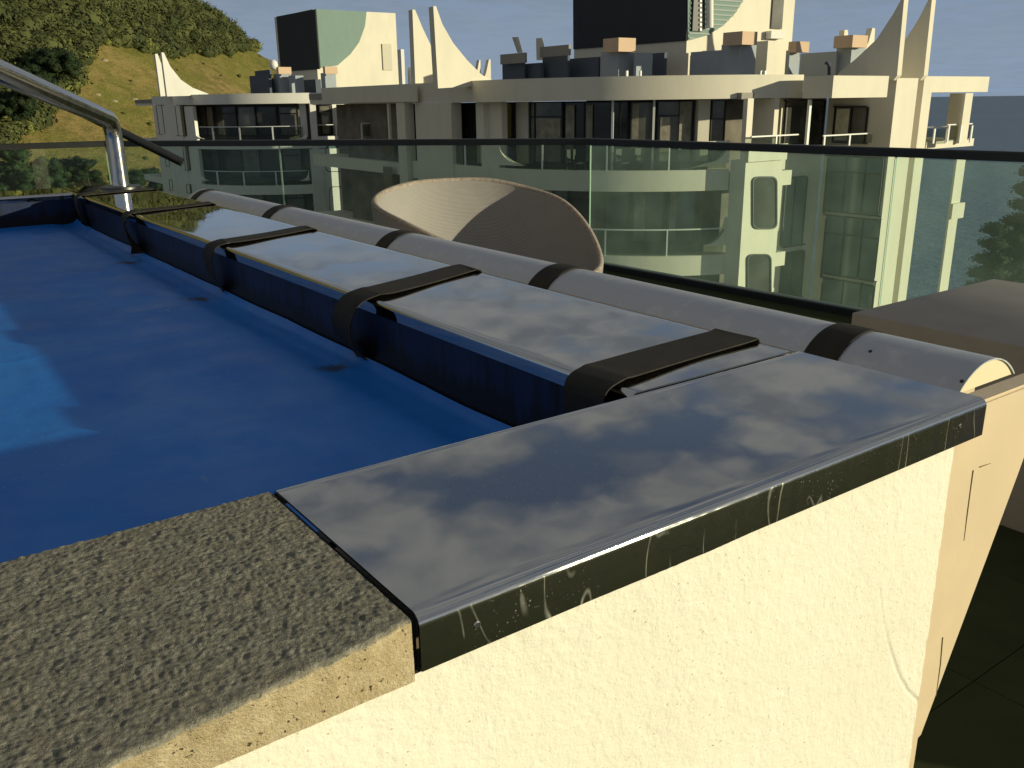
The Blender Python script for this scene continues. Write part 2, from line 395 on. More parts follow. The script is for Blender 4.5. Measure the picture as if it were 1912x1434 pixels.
def facade_mat(name, base):
    k = NB(name)
    st = k.noise(1.6, 5, .7, k.scaled(1, 1, .3)); bl = k.noise(.5, 4, .6)
    lo = tuple(v*.91 for v in base)
    return k.put(base=k.mix(k.rng(k.math('ADD', k.math('MULTIPLY', st, .6), k.math('MULTIPLY', bl, .4)), .35, .6), lo, base), rough=.8, spec=.2, normal=k.bump(k.noise(14, 4), .12, .02))
M['cream'] = facade_mat('cream_facade', (.74, .69, .56))
M['white'] = facade_mat('white_facade', (.76, .74, .68))
M['teal'] = facade_mat('teal_panel', (.21, .295, .26))
M['slate'] = facade_mat('slate_panel', (.045, .050, .056))
M['duct'] = facade_mat('galvanised_duct', (.36, .40, .43))
M['ductdark'] = facade_mat('recess_wall_shade_blue', (.10, .12, .15))
M['cap'] = facade_mat('chimney_cap', (.62, .45, .31))
M['capgrey'] = facade_mat('grey_cap', (.30, .28, .25))
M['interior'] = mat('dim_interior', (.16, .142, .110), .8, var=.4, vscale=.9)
M['pane'] = mat('window_pane', (.055, .054, .045), .07, spec=.6, var=.5, vscale=.6)
M['panegrey'] = mat('window_pane_grey', (.16, .155, .13), .12, spec=.6, var=.35, vscale=.7)
M['paneteal'] = mat('window_pane_teal', (.10, .155, .155), .10, spec=.6, var=.3, vscale=.5)
M['curtain'] = mat('pale_curtain', (.33, .30, .23), .9, var=.35, vscale=2.5)
M['curtainlit'] = mat('cream_curtain', (.62, .60, .46), .9, var=.25, vscale=2.5)
M['frame'] = mat('dark_window_frame', (.015, .015, .015), .5)
M['post'] = mat('white_metal_post', (.72, .72, .68), .4)
M['rust'] = mat('grey_louver', (.24, .27, .255), .6)
M['bark'] = mat('bark', (.06, .045, .03), .9, var=.3, vscale=4)

# ================================================================== LARGE STRUCTURE
# ---- sea
k = NB('sea_water')
M['sea'] = k.put(base=k.mix(k.rng(k.noise(.004, 4, .6, k.scaled(1, .35, 1)), .35, .65), (.13, .19, .27), (.15, .21, .29)), rough=.5, spec=.12,
                 normal=k.bump(k.noise(.12, 5, .65), .5, 2.0))
n = 24; v = [(0, 0, -48.)]; f = []
for rr in (60, 200, 600, 2000, 8000, 45000):
    for i in range(n): v.append((rr*math.cos(2*PI*i/n), rr*math.sin(2*PI*i/n), -48.))
for i in range(n): f.append((0, 1+i, 1+(i+1) % n))
for r_ in range(5):
    for i in range(n):
        a = 1+r_*n+i; b_ = 1+r_*n+(i+1) % n; f.append((a, a+n, b_+n, b_))
tag(mesh('sea', v, f, M['sea']), kind='structure')

# ---- hill and coastal ground (heading frame u right, w ahead)
def uw(u, w): return u*RT[0]+w*FW[0], u*RT[1]+w*FW[1]
EA = [(-3, .95), (-.9, .56), (-.58, .345), (-.345, .112), (-.30, .082), (-.262, .048), (-.20, .022), (-.1, -.02), (0, -.12), (.2, -.19), (3, -.3)]
def elev(a): return float(np.interp(a, [e[0] for e in EA], [e[1] for e in EA]))
def terr(u, w):
    wl = max(w, 40.)
    a = u/wl
    zr = elev(a)*260.0
    base = -40.0
    if u > 25: base -= min(20, (u-25)*.25)
    t = min(1.0, max(0.0, (w-88)/172.0))
    t = t*(.75+.25*t)
    z = base+max(0.0, zr-base)*t if zr > base else base
    if w > 260: z -= (w-260)*.35
    z += 2.6*noise.noise((u*.022, w*.022, .3))+1.1*noise.noise((u*.07, w*.07, 4.))
    return z
def hit(px, py, lo=60, hi=300):
    d = ray(px, py); d = d/(d @ FW)
    w = lo
    while w < hi:
        p = d*w; u = p @ RT
        if p[2] < terr(u, w): return p, w
        w += .8
    return None, None
us = np.arange(-420, 140, 3.5); ws = np.arange(-60, 420, 3.5)
P = np.zeros((len(us), len(ws), 3))
for i, u in enumerate(us):
    for j, w_ in enumerate(ws):
        x, y = uw(u, w_); P[i, j] = (x, y, terr(u, w_))
k = NB('dry_hill_grass')
g1 = k.noise(.05, 6, .65); g2 = k.noise(.35, 6, .75); g3 = k.noise(2.2, 4, .7)
c1 = k.mix(k.rng(g1, .42, .60), (.175, .168, .040), (.30, .215, .085))
c1 = k.mix(k.rng(g2, .45, .68, 0, .8), c1, (.10, .105, .022))
c1 = k.mix(k.rng(g3, .50, .72, 0, .6), c1, (.26, .215, .095))
M['hill'] = k.put(base=c1, rough=.95, spec=.1, normal=k.bump(k.math('ADD', g2, k.math('MULTIPLY', g3, .4)), .8, 1.2))
hill = tag(grid('hillside', P, M['hill']), kind='structure')

# ---- terrace deck: dark tiles on a slab
BP = [np.array(p) for p in ((-2.2, 10.30), (2.04, 9.79), (3.30, 8.40), (5.305, 6.19), (5.455, 3.34), (5.60, .45))]
dpoly = [(-6, 10.4)]+[tuple(p) for p in BP]+[(5.75, -7), (-6, -7)]
dpoly = [(x+(.07 if x > 5 else .05 if x > 1 else 0), y+(.06 if y > 5 else 0)) for x, y in dpoly]
V_, F_ = prismv(dpoly[::-1], -CAMZ-.30, -CAMZ-.004)
deck = tag(mesh('terrace_floor', V_, F_, M['grout']), kind='structure')
def ondeck(x, y):
    return all((dpoly[q+1][0]-dpoly[q][0])*(y-dpoly[q][1])-(dpoly[q+1][1]-dpoly[q][1])*(x-dpoly[q][0]) < 0 for q in range(len(dpoly)-1))
tv, tf = boxv(-.2985, .2985, -.2985, .2985, -.006, .006)
tile_me = None; cnt = 0
for ix in range(-4, 10):
    for iy in range(-8, 13):
        x = ix*.6; y = iy*.6
        if -1.75 < x < .45 and .55 < y < 2.5: continue
        if cnt >= 280 or not all(ondeck(x+sx*.33, y+sy*.33) for sx in (-1, 1) for sy in (-1, 1)): continue
        if tile_me is None:
            o = mesh('floor_tile', [(a, b, c-CAMZ) for a, b, c in tv], tf, M['deck'], None)
            o.parent = deck; tile_me = o.data
        else:
            o = bpy.data.objects.new('floor_tile', tile_me); link(o, deck)
        o.location = (x, y, -.006); cnt += 1

# ================================================================== POOL (camera-origin metres; steel top is at z = -.22)
H = .22; ZC = -H
Y0, Y1 = .3084, .4844           # near steel: front face, inner edge
X0, XI, XO = .1667, .463, .663  # near steel left end; long steel inner / outer edge
YF0, YF1 = 2.700, 2.905         # far steel
ZCOV = -.3036
pool = thing('raised_pool', (.0, 1.5, -CAMZ), 'raised pool with polished steel and stone edging and rendered wall', 'pool')

def arc(cx, cz, r, a0, a1, n):
    return [(cx+r*math.cos(a0+(a1-a0)*i/n), cz+r*math.sin(a0+(a1-a0)*i/n)) for i in range(n+1)]
def sheet_profile(lo, hi, top, drop_lo, drop_hi, r):
    """open profile of a folded steel sheet from the low-side flange to the high-side flange"""
    p = [(lo, top-drop_lo), (lo, top-r)]
    p += arc(lo+r, top-r, r, PI, PI/2, 10)[1:]
    p += [(lo+r+(hi-lo-2*r)*t, top) for t in (.04, .2, .4, .6, .8, .96)]
    p += arc(hi-r, top-r, r, PI/2, 0, 10)
    p += [(hi, top-drop_hi)]
    return p
def folded(name, prof, axis, a, b, mat_, parent, n=24, th=.0015, mats=None, facing=None):
    """profile swept along axis ('x' or 'y') from a to b, with sheet thickness"""
    n_ = len(prof); inner = []
    for i in range(n_):
        p = np.array(prof[i]); q = np.array(prof[min(i+1, n_-1)])-np.array(prof[max(i-1, 0)]); q = q/np.linalg.norm(q)
        inner.append(tuple(p+th*np.array([q[1], -q[0]])))
    loop = list(prof)+inner[::-1]; L = len(loop); V = []; F = []
    for s in range(n+1):
        c = a+(b-a)*s/n
        for (u, z) in loop: V.append((c, u, z) if axis == 'x' else (u, c, z))
    for s in range(n):
        for i in range(L): F.append((s*L+i, s*L+(i+1) % L, (s+1)*L+(i+1) % L, (s+1)*L+i))
    F.append(tuple(range(L))); F.append(tuple(range(n*L, (n+1)*L)))
    o = mesh(name, V, F, mat_, parent, True, math.radians(40))
    return o
near = folded('steel_coping', sheet_profile(Y0, Y1, ZC, .0293, .012, .0062), 'x', X0, XO+.0008, M['steel'], pool, 40)
near['label'] = 'mirror polished steel sheet over the near pool corner'
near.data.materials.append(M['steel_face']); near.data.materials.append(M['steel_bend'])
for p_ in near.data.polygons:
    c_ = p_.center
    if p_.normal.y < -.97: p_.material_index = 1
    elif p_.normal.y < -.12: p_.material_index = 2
longc = folded('steel_coping', sheet_profile(XI, XO, ZC-.0006, .016, .004, .0055), 'y', Y1+.0012, YF1, M['steel'], pool, 30)
longc['label'] = 'mirror polished steel sheet along the right pool side'
farc = folded('steel_coping', sheet_profile(YF0, YF1, ZC-.0006, .016, .02, .0055), 'x', -1.5, XI-.002, M['steel'], pool, 10)
farc['label'] = 'mirror polished steel sheet at the far pool end'
# screw holes in the front flange
for (sx, sz) in ((ony(890, 1167, Y0)[0], ony(890, 1167, Y0)[2]), (ony(1792, 796, Y0)[0], ony(1792, 796, Y0)[2])):
    V, F = tubev([(sx, Y0-.0006, sz), (sx, Y0+.0012, sz)], .0016, 14)
    mesh('screw_hole', V, F, M['chrome_dark'], pool)
    V, F = [], []
    for i in range(20):
        for r_, yy in ((.0016, Y0-.0009), (.0023, Y0-.0004)):
            V.append((sx+r_*math.cos(2*PI*i/20), yy, sz+r_*math.sin(2*PI*i/20)))
    for i in range(20): j = (i+1) % 20; F.append((2*i, 2*j, 2*j+1, 2*i+1))
    mesh('hole_rim', V, F, M['rail_steel'], pool, True)

# stone coping, real relief on top and front (dense grid wrapped over the worn front edge)
yb, zb = .4815, ZC-.0008
ER = .0024
def stone_prof(x):
    # the split front edge leans out towards the left and wanders
    fw_ = max(-.001, .115*(X0-x)*(1 if x > 0 else 1.0))*1.0
    fw_ = min(fw_, .022)+.0022*noise.noise((x*28, 3., 1.))+.0010*noise.noise((x*110, 7., 1.))
    ye = Y0+.0005-fw_; p = []
    for i in range(230): p.append((yb-(yb-(ye+ER))*i/229, zb))
    for i in range(1, 11): a = PI/2*i/10; p.append((ye+ER-ER*math.sin(a), zb-ER+ER*math.cos(a)))
    for i in range(1, 31): t_ = i/30; p.append((ye+(Y0+.0005-ye)*t_**.8, zb-ER-(.0322-ER)*t_))
    return p
xs = np.concatenate([np.linspace(-.42, -.03, 60)[:-1], np.linspace(-.03, X0-.0035, 330)])
P = np.zeros((len(xs), 270, 3))
for i, x in enumerate(xs):
    for j, (yy, zz) in enumerate(stone_prof(x)):
        n1 = noise.fractal((x*95, yy*95, zz*95), .8, 2.1, 4)
        n2 = noise.noise((x*420, yy*420, zz*420))
        n3 = max(0.0, noise.noise((x*210+7, yy*150, zz*210))-.30)-.25*max(0.0, noise.noise((x*260+3, yy*240, zz*260))-.50)
        top_ = 1.0 if j < 232 else max(.30, 1-(j-232)*.08)
        d = (n1*.00034+n2*.00034+n3*.0010)*top_; wt = min(1.0, max(0.0, (j-218)/22.0))
        P[i, j] = (x, yy-wt*(d*.9-.0003*noise.noise((x*40, 3., zz*40))), zz+(1-wt)*d)
stone = grid('stone_coping', P, M['stone'], pool)
stone['label'] = 'coarse pitted sandstone slab with a split front edge'
box('stone_core', (-.42, X0-.0036, Y0+.006, .480, ZC-.032, ZC-.012), M['stone'], pool)
box('joint_gap', (X0-.0042, X0-.0002, Y0+.0035, .4835, ZC-.034, ZC-.0035), M['black'], pool)

# rendered front wall with relief, patch lip and crack
XC = .632
def wx(px, py): p = ony(px, py, .3115); return p[0], p[2]
crack = [wx(*p) for p in ((1640, 1098), (1650, 1165), (1660, 1205), (1677, 1258), (1695, 1290), (1718, 1312))]
ca = np.array(crack)
xs = np.concatenate([np.linspace(-.42, -.02, 30)[:-1], np.linspace(-.02, XC, 420)]); zs = np.linspace(-.2515, -.62, 240)
P = np.zeros((len(xs), len(zs)+1, 3))
seg_a, seg_b = ca[:-1], ca[1:]
for i, x in enumerate(xs):
    for j, z in enumerate(zs):
        n1 = noise.fractal((x*95, z*95, 1.3), .8, 2.0, 3); n2 = noise.noise((x*30, z*30, 5.)); n3 = max(0.0, noise.noise((x*160, z*130, 9.))-.25)
        d = .00022*n1+.0003*n2+.0006*n3+.0022*noise.noise((x*7, z*7, 2.))
        if x > .55 and z < -.33:
            p = np.array([x, z]); e = seg_b-seg_a; tt = np.clip(((p-seg_a)*e).sum(1)/(e*e).sum(1), 0, 1)
            q = seg_a+tt[:, None]*e; ds_ = np.sqrt(((p-q)**2).sum(1)); iq = int(ds_.argmin()); dist = float(ds_[iq])
            fade = min(1.0, max(.25, (-.36-z)/.06))
            d -= .0011*fade*math.exp(-(dist/.0011)**2)
            if x > q[iq][0]: d += .0006*fade*math.exp(-(dist/.010)**2)
        xx = x+(.0012*noise.noise((3., 1., z*60))+.0012*noise.noise((3., 4., z*160))) if i == len(xs)-1 else x
        P[i, j] = (xx, .3115-d, z)
    P[i, -1] = (P[i, -2][0], .3115, -CAMZ)
# rounded return of the render edge
wall = grid('rendered_wall', P, M['render'], pool)
wall['label'] = 'cream painted rough render wall under the near edging'
E_ = P[-1:, :, :].copy(); E2 = E_.copy(); E2[:, :, 0] += .0008; E2[:, :, 1] = .318
grid('render_edge', np.concatenate([E_, E2]), M['render'], pool)
# smooth beige corner shell with tapered right edge
ZL = ZC-.0042
poly = [(.629, ZL), (.783, ZL), (.748, -.307), (.650, -.5235), (.6335, -.529), (.629, -.529)]
V, F = extrudev([(a, .3126, b) for a, b in poly], (0, .0175, 0))
sh = mesh('corner_shell', V, F, M['beige'], pool); sh['label'] = 'smooth beige panel tapering down at the corner'
bm = bmesh.new(); bm.from_mesh(sh.data); bmesh.ops.bevel(bm, geom=[e for e in bm.edges if all(abs(v.co.y+1.5-.3126) < 1e-4 for v in e.verts)], offset=.0022, segments=3, affect='EDGES'); bm.to_mesh(sh.data); bm.free()
set_smooth(sh.data, math.radians(30))
# scribed hairlines in the shell (thin dark grooves)
def sw(px, py): p = ony(px, py, .3124); return np.array([p[0], .3124, p[2]])
for pts in (((1817, 878), (1812, 915), (1806, 960), (1800, 1010)), ((1829, 872), (1850, 865)), ((1760, 1190), (1756, 1240), (1748, 1300))):
    V, F = tubev([sw(*p) for p in pts], [.0006]+[.0005]*(len(pts)-2)+[.0002], 6)
    mesh('hairline', V, F, mat('hairline_tan', (.20, .14, .07), .9), pool)
# pool basin sides
box('pool_liner', (XI+.0015, XI+.012, .46, YF0, -CAMZ+.2, ZC-.0172), M['liner'], pool)
box('pool_liner', (-1.5, XI+.0014, YF0+.0015, YF0+.012, -CAMZ+.2, ZC-.0172), M['liner'], pool)
box('pool_liner', (-1.5, XI+.0014, .46, .478, -CAMZ+.2, ZC-.034), M['liner'], pool)
box('pool_core', (XI+.014, XO-.004, .32, YF1-.01, -CAMZ, ZC-.006), M['beige'], pool)
box('pool_core', (-1.5, XI+.0135, YF0+.014, YF1-.012, -CAMZ, ZC-.006), M['beige'], pool)
box('shell_back', (XI+.05, XO-.006, .3305, .36, -.60, ZC-.008), M['beige'], pool)
box('pool_core', (-1.5, XI+.0135, .3205, .455, -CAMZ, ZC-.036), M['beige'], pool)
box('stone_coping', (-1.75, -1.5, Y0, YF1, ZC-.033, ZC-.001), M['stone'], pool)
box('pool_core', (-1.72, -1.52, .32, YF1-.012, -CAMZ, ZC-.034), M['beige'], pool)

# ---- blue cover
xs = np.concatenate([np.linspace(-1.5, -.1, 30)[:-1], np.linspace(-.1, XI-.0015, 170)]); ys = np.concatenate([np.linspace(.470, 1.6, 230)[:-1], np.linspace(1.6, YF0-.002, 110)])
P = np.zeros((len(xs), len(ys), 3))
for i, x in enumerate(xs):
    for j, y in enumerate(ys):
        dx = XI-x
        z = ZCOV+.0030*noise.noise((x*2.6, y*2.2, 0))+.0006*noise.noise((x*13, y*9, 2.))+.0003*noise.noise((x*60, y*14, 5.))
        z += .010*math.exp(-(dx/.008)**2)*(.75+.35*noise.noise((1.7, y*5, 3.)))        # lip curling up at the wall
        z -= .004*math.exp(-((dx-.035)/.02)**2)
        for yf in (.83, 1.22, 1.75, 2.28):
            z += .0005*math.exp(-((y-yf-.02*math.sin(x*9))/.007)**2)                    # fold lines
        for xf in (.30, .05):
            z += .0005*math.exp(-((x-xf)/.006)**2)
        z += .004*math.exp(-((YF0-y)/.02)**2)
        P[i, j] = (x, y, z)
cover = tag(grid('pool_cover', P, M['cover']), 'blue plastic sheet cover stretched over the pool', 'pool cover')

# ---- straps over the steel
def ribbon(name, ctr, wdirs, width, th, mat_):
    V, F = [], []; n_ = len(ctr)
    for i, p in enumerate(ctr):
        p = np.asarray(p); t_ = np.asarray(ctr[min(i+1, n_-1)])-np.asarray(ctr[max(i-1, 0)]); t_ = t_/np.linalg.norm(t_)
        w_ = np.asarray(wdirs[i], float); w_ = w_-t_*(w_ @ t_); w_ /= np.linalg.norm(w_); nn = np.cross(t_, w_)
        for kx, (a_, b_) in enumerate(((-1, 1), (-.33, 1.2), (.33, 1.2), (1, 1), (1, -1), (-1, -1))):
            V.append(p+w_*width/2*a_+nn*th/2*b_)
    m_ = 6
    for i in range(n_-1):
        for q in range(m_): F.append((i*m_+q, i*m_+(q+1) % m_, (i+1)*m_+(q+1) % m_, (i+1)*m_+q))
    F.append(tuple(range(m_))); F.append(tuple(range((n_-1)*m_, n_*m_)))
    return mesh(name, V, F, mat_, None, True, math.radians(50))
def strap(yo, yi, yb_, bulge, width, lift, lab, sag=0.0, twist=0.0):
    c = [(XO+.004, yo, ZC-.006), (XO-.002, yo, ZC+.0022), (XO-.02, yo-.002, ZC+.0016+lift*.5), (XO-.09, (yo+yi)/2+.004, ZC+.0014+lift*.3), (XI+.03, yi+.003, ZC+.0018+lift),
         (XI+.008, yi, ZC+.0018+lift), (XI-.010-bulge*.35, yi-.002, ZC-.004), (XI-.010-bulge, yi-.002, ZC-.026), (XI-.008-bulge*.8, yi+(yb_-yi)*.4, ZC-.050), (XI-.006, yi+(yb_-yi)*.85, ZC-.072), (XI-.004, yb_, ZCOV+.006)]
    c = catmull(c, 7)
    n_ = len(c); wd = []
    for i in range(n_):
        t_ = max(0, (i/n_-.55)/.45); wd.append((.25*twist*t_, 1, .55*twist*t_))
    o = ribbon('cover_strap', c, wd, width, .0013, M['webbing'])
    return tag(o, lab, 'strap', 'black webbing straps across the steel edging')
strap(.550, .531, .528, .004, .050, .0015, 'black webbing strap nearest the corner, across the bright steel joint')
strap(1.024, .957, .974, .020, .050, .0018, 'black strap with a wide loop bulging over the edge, in the middle of the steel', twist=.2)
strap(1.565, 1.490, 1.475, .010, .047, .0020, 'black strap between the bulging looped strap and the handrail', twist=.35)
strap(2.140, 2.075, 2.000, .006, .045, .0015, 'black strap running down beside the foot of the steel handrail', twist=.8)
strap(2.640, 2.600, 2.560, .004, .045, .0015, 'black strap at the far inner corner of the pool', twist=.5)
# ---- half round roller housing beside the long steel, with its own straps
TX, TR, TZ = .7065, .0577, -.2535+.0      # circle centre x, radius, centre z
KT = 1.146                              # the housing sits a little lower and farther out than the steel edge
TX = .7062*KT; TH = .0198*KT; TB = (ZC-.0010)*KT
TR = ((.0436*KT)**2+TH**2)/(2*TH); TZ = TB+TH-TR; TA = math.asin(.0436*KT/TR)
YT0, YT1 = .330*KT, 2.335*KT
house = thing('roller_housing', (TX, YT0, TB), 'long half round grey aluminium housing beside the steel edging', 'roller housing')
def capprof(dr=0.0, n=18): return [(TX+(TR+dr)*math.sin(-TA+2*TA*i/n), TZ+(TR+dr)*math.cos(-TA+2*TA*i/n)) for i in range(n+1)]
V, F = [], []
po = capprof(); pi_ = capprof(-.0014); loop = po+pi_[::-1]; L = len(loop); NS = 30
for s in range(NS+1):
    yy = YT0+(YT1-YT0)*s/NS
    for a, b in loop: V.append((a, yy, b))
for s in range(NS):
    for i in range(L): F.append((s*L+i, s*L+(i+1) % L, (s+1)*L+(i+1) % L, (s+1)*L+i))
for i in range(len(po)-1):
    for base in (0, NS*L): F.append((base+i, base+i+1, base+L-2-i, base+L-1-i))
mesh('housing_shell', V, F, M['alu'], house, True, math.radians(40))
for yy, nm in ((YT0+.0018, 'end_cap'), (YT1-.003, 'end_cap')):
    pc = capprof(-.0016); V, F = extrudev([(a, yy, b) for a, b in pc], (0, .0012, 0))
    mesh(nm, V, F, M['cream_cap'], house)
box('housing_base', (XO+.002, TX+.050, YT0+.035, YT1-.004, TB-.05, TB-.0005), M['beige'], house)
for (px, py) in ((1625, 656), (1796, 712)):
    d = ray(px, py); best = None
    for tt in np.linspace(.3, 2.2, 4000):
        p = d*tt
        if (p[0]-TX)**2+(p[2]-TZ)**2 < TR**2: best = p; break
    if best is not None:
        nrm = np.array([best[0]-TX, 0, best[2]-TZ])/TR
        V, F = tubev([best-nrm*.001, best+nrm*.0006], [.0022, .0018], 10); mesh('screw', V, F, M['chrome_dark'], house, True)
labs = ['nearest the cream end cap', 'in front of the chair rim', 'by the left of the chair', 'second from its far end', 'at its far end']
for yy, wd_, lb in zip((.457, .870, 1.288, 1.795, 2.285), (.034, .038, .036, .040, .036), labs):
    ctr = [(TX+(TR+.0014)*math.sin(t_), yy, TZ+(TR+.0014)*math.cos(t_)) for t_ in np.linspace(-TA, TA, 16)]
    ctr = [(ctr[0][0]-.0012, yy, ctr[0][2]-.006)]+ctr+[(ctr[-1][0]+.001, yy, ctr[-1][2]-.05)]
    ctr = [(c_[0], yy*KT, c_[2]) for c_ in ctr]; wd_ *= KT
    tag(ribbon('housing_strap', ctr, [(0, 1, 0)]*len(ctr), wd_, .0013, M['webbing']), 'black strap wrapped over the grey housing, '+lb, 'strap', 'black straps wrapped over the grey housing')

# ---- steel handrail at the far corner
PB = np.array([.604, 2.773])
hr = thing('handrail', (PB[0], PB[1], ZC), 'bent satin steel handrail standing on the far pool corner', 'handrail')
Q = np.array([.2655, 2.118, .0685]); dq = Q-np.array([.600, 2.773, -.035])
A_ = np.array([PB[0], PB[1], -.035])
pts = [(PB[0], PB[1], ZC-.0005), (PB[0], PB[1], -.12), (PB[0], PB[1], -.085)]
for t_ in np.linspace(0, 1, 9)[1:]:
    p = (1-t_)**2*np.array([PB[0], PB[1], -.085])+2*t_*(1-t_)*np.array([PB[0], PB[1], -.037])+t_*t_*(A_+dq*.062); pts.append(p)
pts += [A_+dq*.3, A_+dq*.7, A_+dq*1.1, A_+dq*1.6]
V, F = tubev(pts, .0235, 28); mesh('rail_tube', V, F, M['rail_steel'], hr, True, math.radians(50))
V, F = tubev([(PB[0], PB[1], ZC-.0004), (PB[0], PB[1], ZC+.0035), (PB[0], PB[1], ZC+.0050)], [.056, .056, .050], 40)
mesh('base_flange', V, F, mat('flange_grey', (.10, .10, .095), .35, 1.0), hr, True, math.radians(40))

# ---- dark handrail bar behind it
E1 = at(340, 303, 5.0); E0 = at(0, 135, 5.0); ds = E0-E1
db = thing('stair_handrail', (E0+ds*.25)*np.array([1, 1, 0])+np.array([0, 0, -CAMZ]), 'dark sloping handrail bar with a cut end behind the steel handrail', 'handrail')
V, F = tubev([E1, E1+ds*.5, E1+ds*1.3], .024, 16); mesh('rail_bar', V, F, M['black'], db, True, math.radians(50))
pp = E1+ds*1.25; V, F = tubev([(pp[0], pp[1], -CAMZ), (pp[0], pp[1], pp[2]-.01)], .022, 12); mesh('post', V, F, M['black'], db, True, math.radians(50))

# ---- glass balustrade: faceted run
ZR = -.316
bal = thing('glass_balustrade', (BP[3][0], BP[3][1], -CAMZ), 'green tinted glass balustrade with a black top rail round the terrace', 'balustrade')
for i in range(len(BP)-1):
    a, b = BP[i], BP[i+1]; d = (b-a)/np.linalg.norm(b-a); nn = np.array([-d[1], d[0]])
    g = .006; a2, b2 = a+d*g, b-d*g
    V, F = prismv([a2-nn*.006, b2-nn*.006, b2+nn*.006, a2+nn*.006], -CAMZ+.02, ZR-.03)
    gp = mesh('glass_panel', V, F, M['glass'], bal)
    for e, sgn in ((a2, -1), (b2, 1)):
        q0, q1 = e+d*sgn*.0005, e+d*sgn*.0022
        V, F = prismv([q0-nn*.0058, q1-nn*.0058, q1+nn*.0058, q0+nn*.0058], -CAMZ+.02, ZR-.03)
        mesh('polished_edge', V, F, M['glass_edge'], gp)
def rail_run(name, half, z0, z1, mat_):
    V, F = [], []; n_ = len(BP)
    for i, p in enumerate(BP):
        d = BP[min(i+1, n_-1)]-BP[max(i-1, 0)]; d = d/np.linalg.norm(d); nn = np.array([-d[1], d[0]])
        r_ = .008
        for s, z in ((-half, z0), (half, z0), (half, z1-r_), (half-r_, z1), (-half+r_, z1), (-half, z1-r_)): V.append((p[0]+nn[0]*s, p[1]+nn[1]*s, z))
    for i in range(n_-1):
        for q in range(6): F.append((i*6+q, i*6+(q+1) % 6, i*6+6+(q+1) % 6, i*6+6+q))
    F.append(tuple(range(6))); F.append(tuple(range(n_*6-6, n_*6)))
    return mesh(name, V, F, mat_, bal)
rail_run('top_rail', .033, ZR-.056, ZR, M['black'])
rail_run('base_channel', .045, -CAMZ-.012, -CAMZ+.05, M['black'])

# ---- plastered box on the terrace
zb_ = -.80
c0 = onz(1600, 585, zb_); c1 = onz(1845, 519, zb_)
bx = tag(box('planter_box', (c0[0], c1[0], -.9, (c0[1]+c1[1])/2, -CAMZ, zb_), M['planter'], None, .006), 'plain grey beige plastered block on the terrace by the glass', 'plastered block')

# ---- woven tub chair
DC = 4.2
cc = at(912, 400, DC); CXY = cc[:2]
chair = thing('tub_chair', (CXY[0], CXY[1], -CAMZ), 'taupe woven tub chair with a sloping rim in front of the glass', 'chair')
TH_ = [0, 45, 90, 135, 180, 205, 225, 250, 285, 320, 360]
ZRIM = [-.735, -.48, -.385, -.383, -.425, -.452, -.482, -.555, -.70, -.77, -.735]
RRIM = [.535, .53, .52, .53, .53, .53, .52, .52, .50, .51, .535]
def per(th, vals):
    ths = np.array([t-360 for t in TH_[:-1]]+TH_+[t+360 for t in TH_[1:]]); vs = np.array(list(vals[:-1])+list(vals)+list(vals[1:]))
    # smooth periodic interpolation
    acc = 0; wsum = 0
    for o_ in np.linspace(-15, 15, 9):
        w_ = 1-abs(o_)/18; acc += w_*np.interp(th+o_, ths, vs); wsum += w_
    return acc/wsum
NT, NR = 96, 22
ZS = -CAMZ+.40
def bowl(inset):
    V = []
    for i in range(NT):
        th = 360*i/NT; zr = per(th, ZRIM); rr = per(th, RRIM)
        for j in range(NR+1):
            s = j/NR                                         # 0 rim .. 1 centre of seat
            if s < .62:
                u = s/.62; r_ = rr*(1-.30*u**2.2); z = zr+(ZS-zr)*(u**1.12)
            else:
                u = (s-.62)/.38; r_ = rr*.70*(1-u); z = ZS-.05*math.sin(u*PI/2)
            r_ = max(0.001, r_-inset); z = z-(inset*1.2 if s >= .62 else 0)
            U_ = r_*math.cos(math.radians(th)); W_ = r_*math.sin(math.radians(th))
            V.append((CXY[0]+U_*RT[0]+W_*FW[0], CXY[1]+U_*RT[1]+W_*FW[1], z))
    return V
inn = bowl(.018); out = bowl(-.010)
V = inn+[(v[0], v[1], v[2]-(.03 if (i % (NR+1)) > NR*.6 else 0)) for i, v in enumerate(out)]; F = []; B = NT*(NR+1)
for i in range(NT):
    i2 = (i+1) % NT
    for j in range(NR):
        F.append((i*(NR+1)+j, i2*(NR+1)+j, i2*(NR+1)+j+1, i*(NR+1)+j+1))
        F.append((B+i*(NR+1)+j, B+i*(NR+1)+j+1, B+i2*(NR+1)+j+1, B+i2*(NR+1)+j))
    F.append((i*(NR+1), B+i*(NR+1), B+i2*(NR+1), i2*(NR+1)))
shell = mesh('woven_shell', V, F, M['weave'], chair, True, math.radians(70))
uvl = shell.data.uv_layers.new(name='UVMap')
for lp in shell.data.loops:
    vi = lp.vertex_index % B; i, j = divmod(vi, NR+1)
    uvl.data[lp.index].uv = (i/NT*9.0, j/NR*3.2)
for pl in shell.data.polygons:                                # keep the seam face from spanning the whole pattern
    us_ = [uvl.data[l].uv[0] for l in pl.loop_indices]
    if max(us_)-min(us_) > 4:
        for l in pl.loop_indices:
            if uvl.data[l].uv[0] < 4: uvl.data[l].uv[0] += 9.0
rim = []
for i in range(NT+1):
    a = np.array(inn[(i % NT)*(NR+1)]); b = np.array(out[(i % NT)*(NR+1)]); rim.append((a+b)/2)
V, F = tubev(rim, .015, 10, False); mesh('rim', V, F, M['weave_rim'], chair, True)
for sx, sy in ((-.25, -.25), (.25, -.25), (.25, .25), (-.25, .25)):
    V, F = tubev([(CXY[0]+sx, CXY[1]+sy, -CAMZ), (CXY[0]+sx*.9, CXY[1]+sy*.9, ZS-.04)], .018, 10); mesh('leg', V, F, M['black'], chair, True)

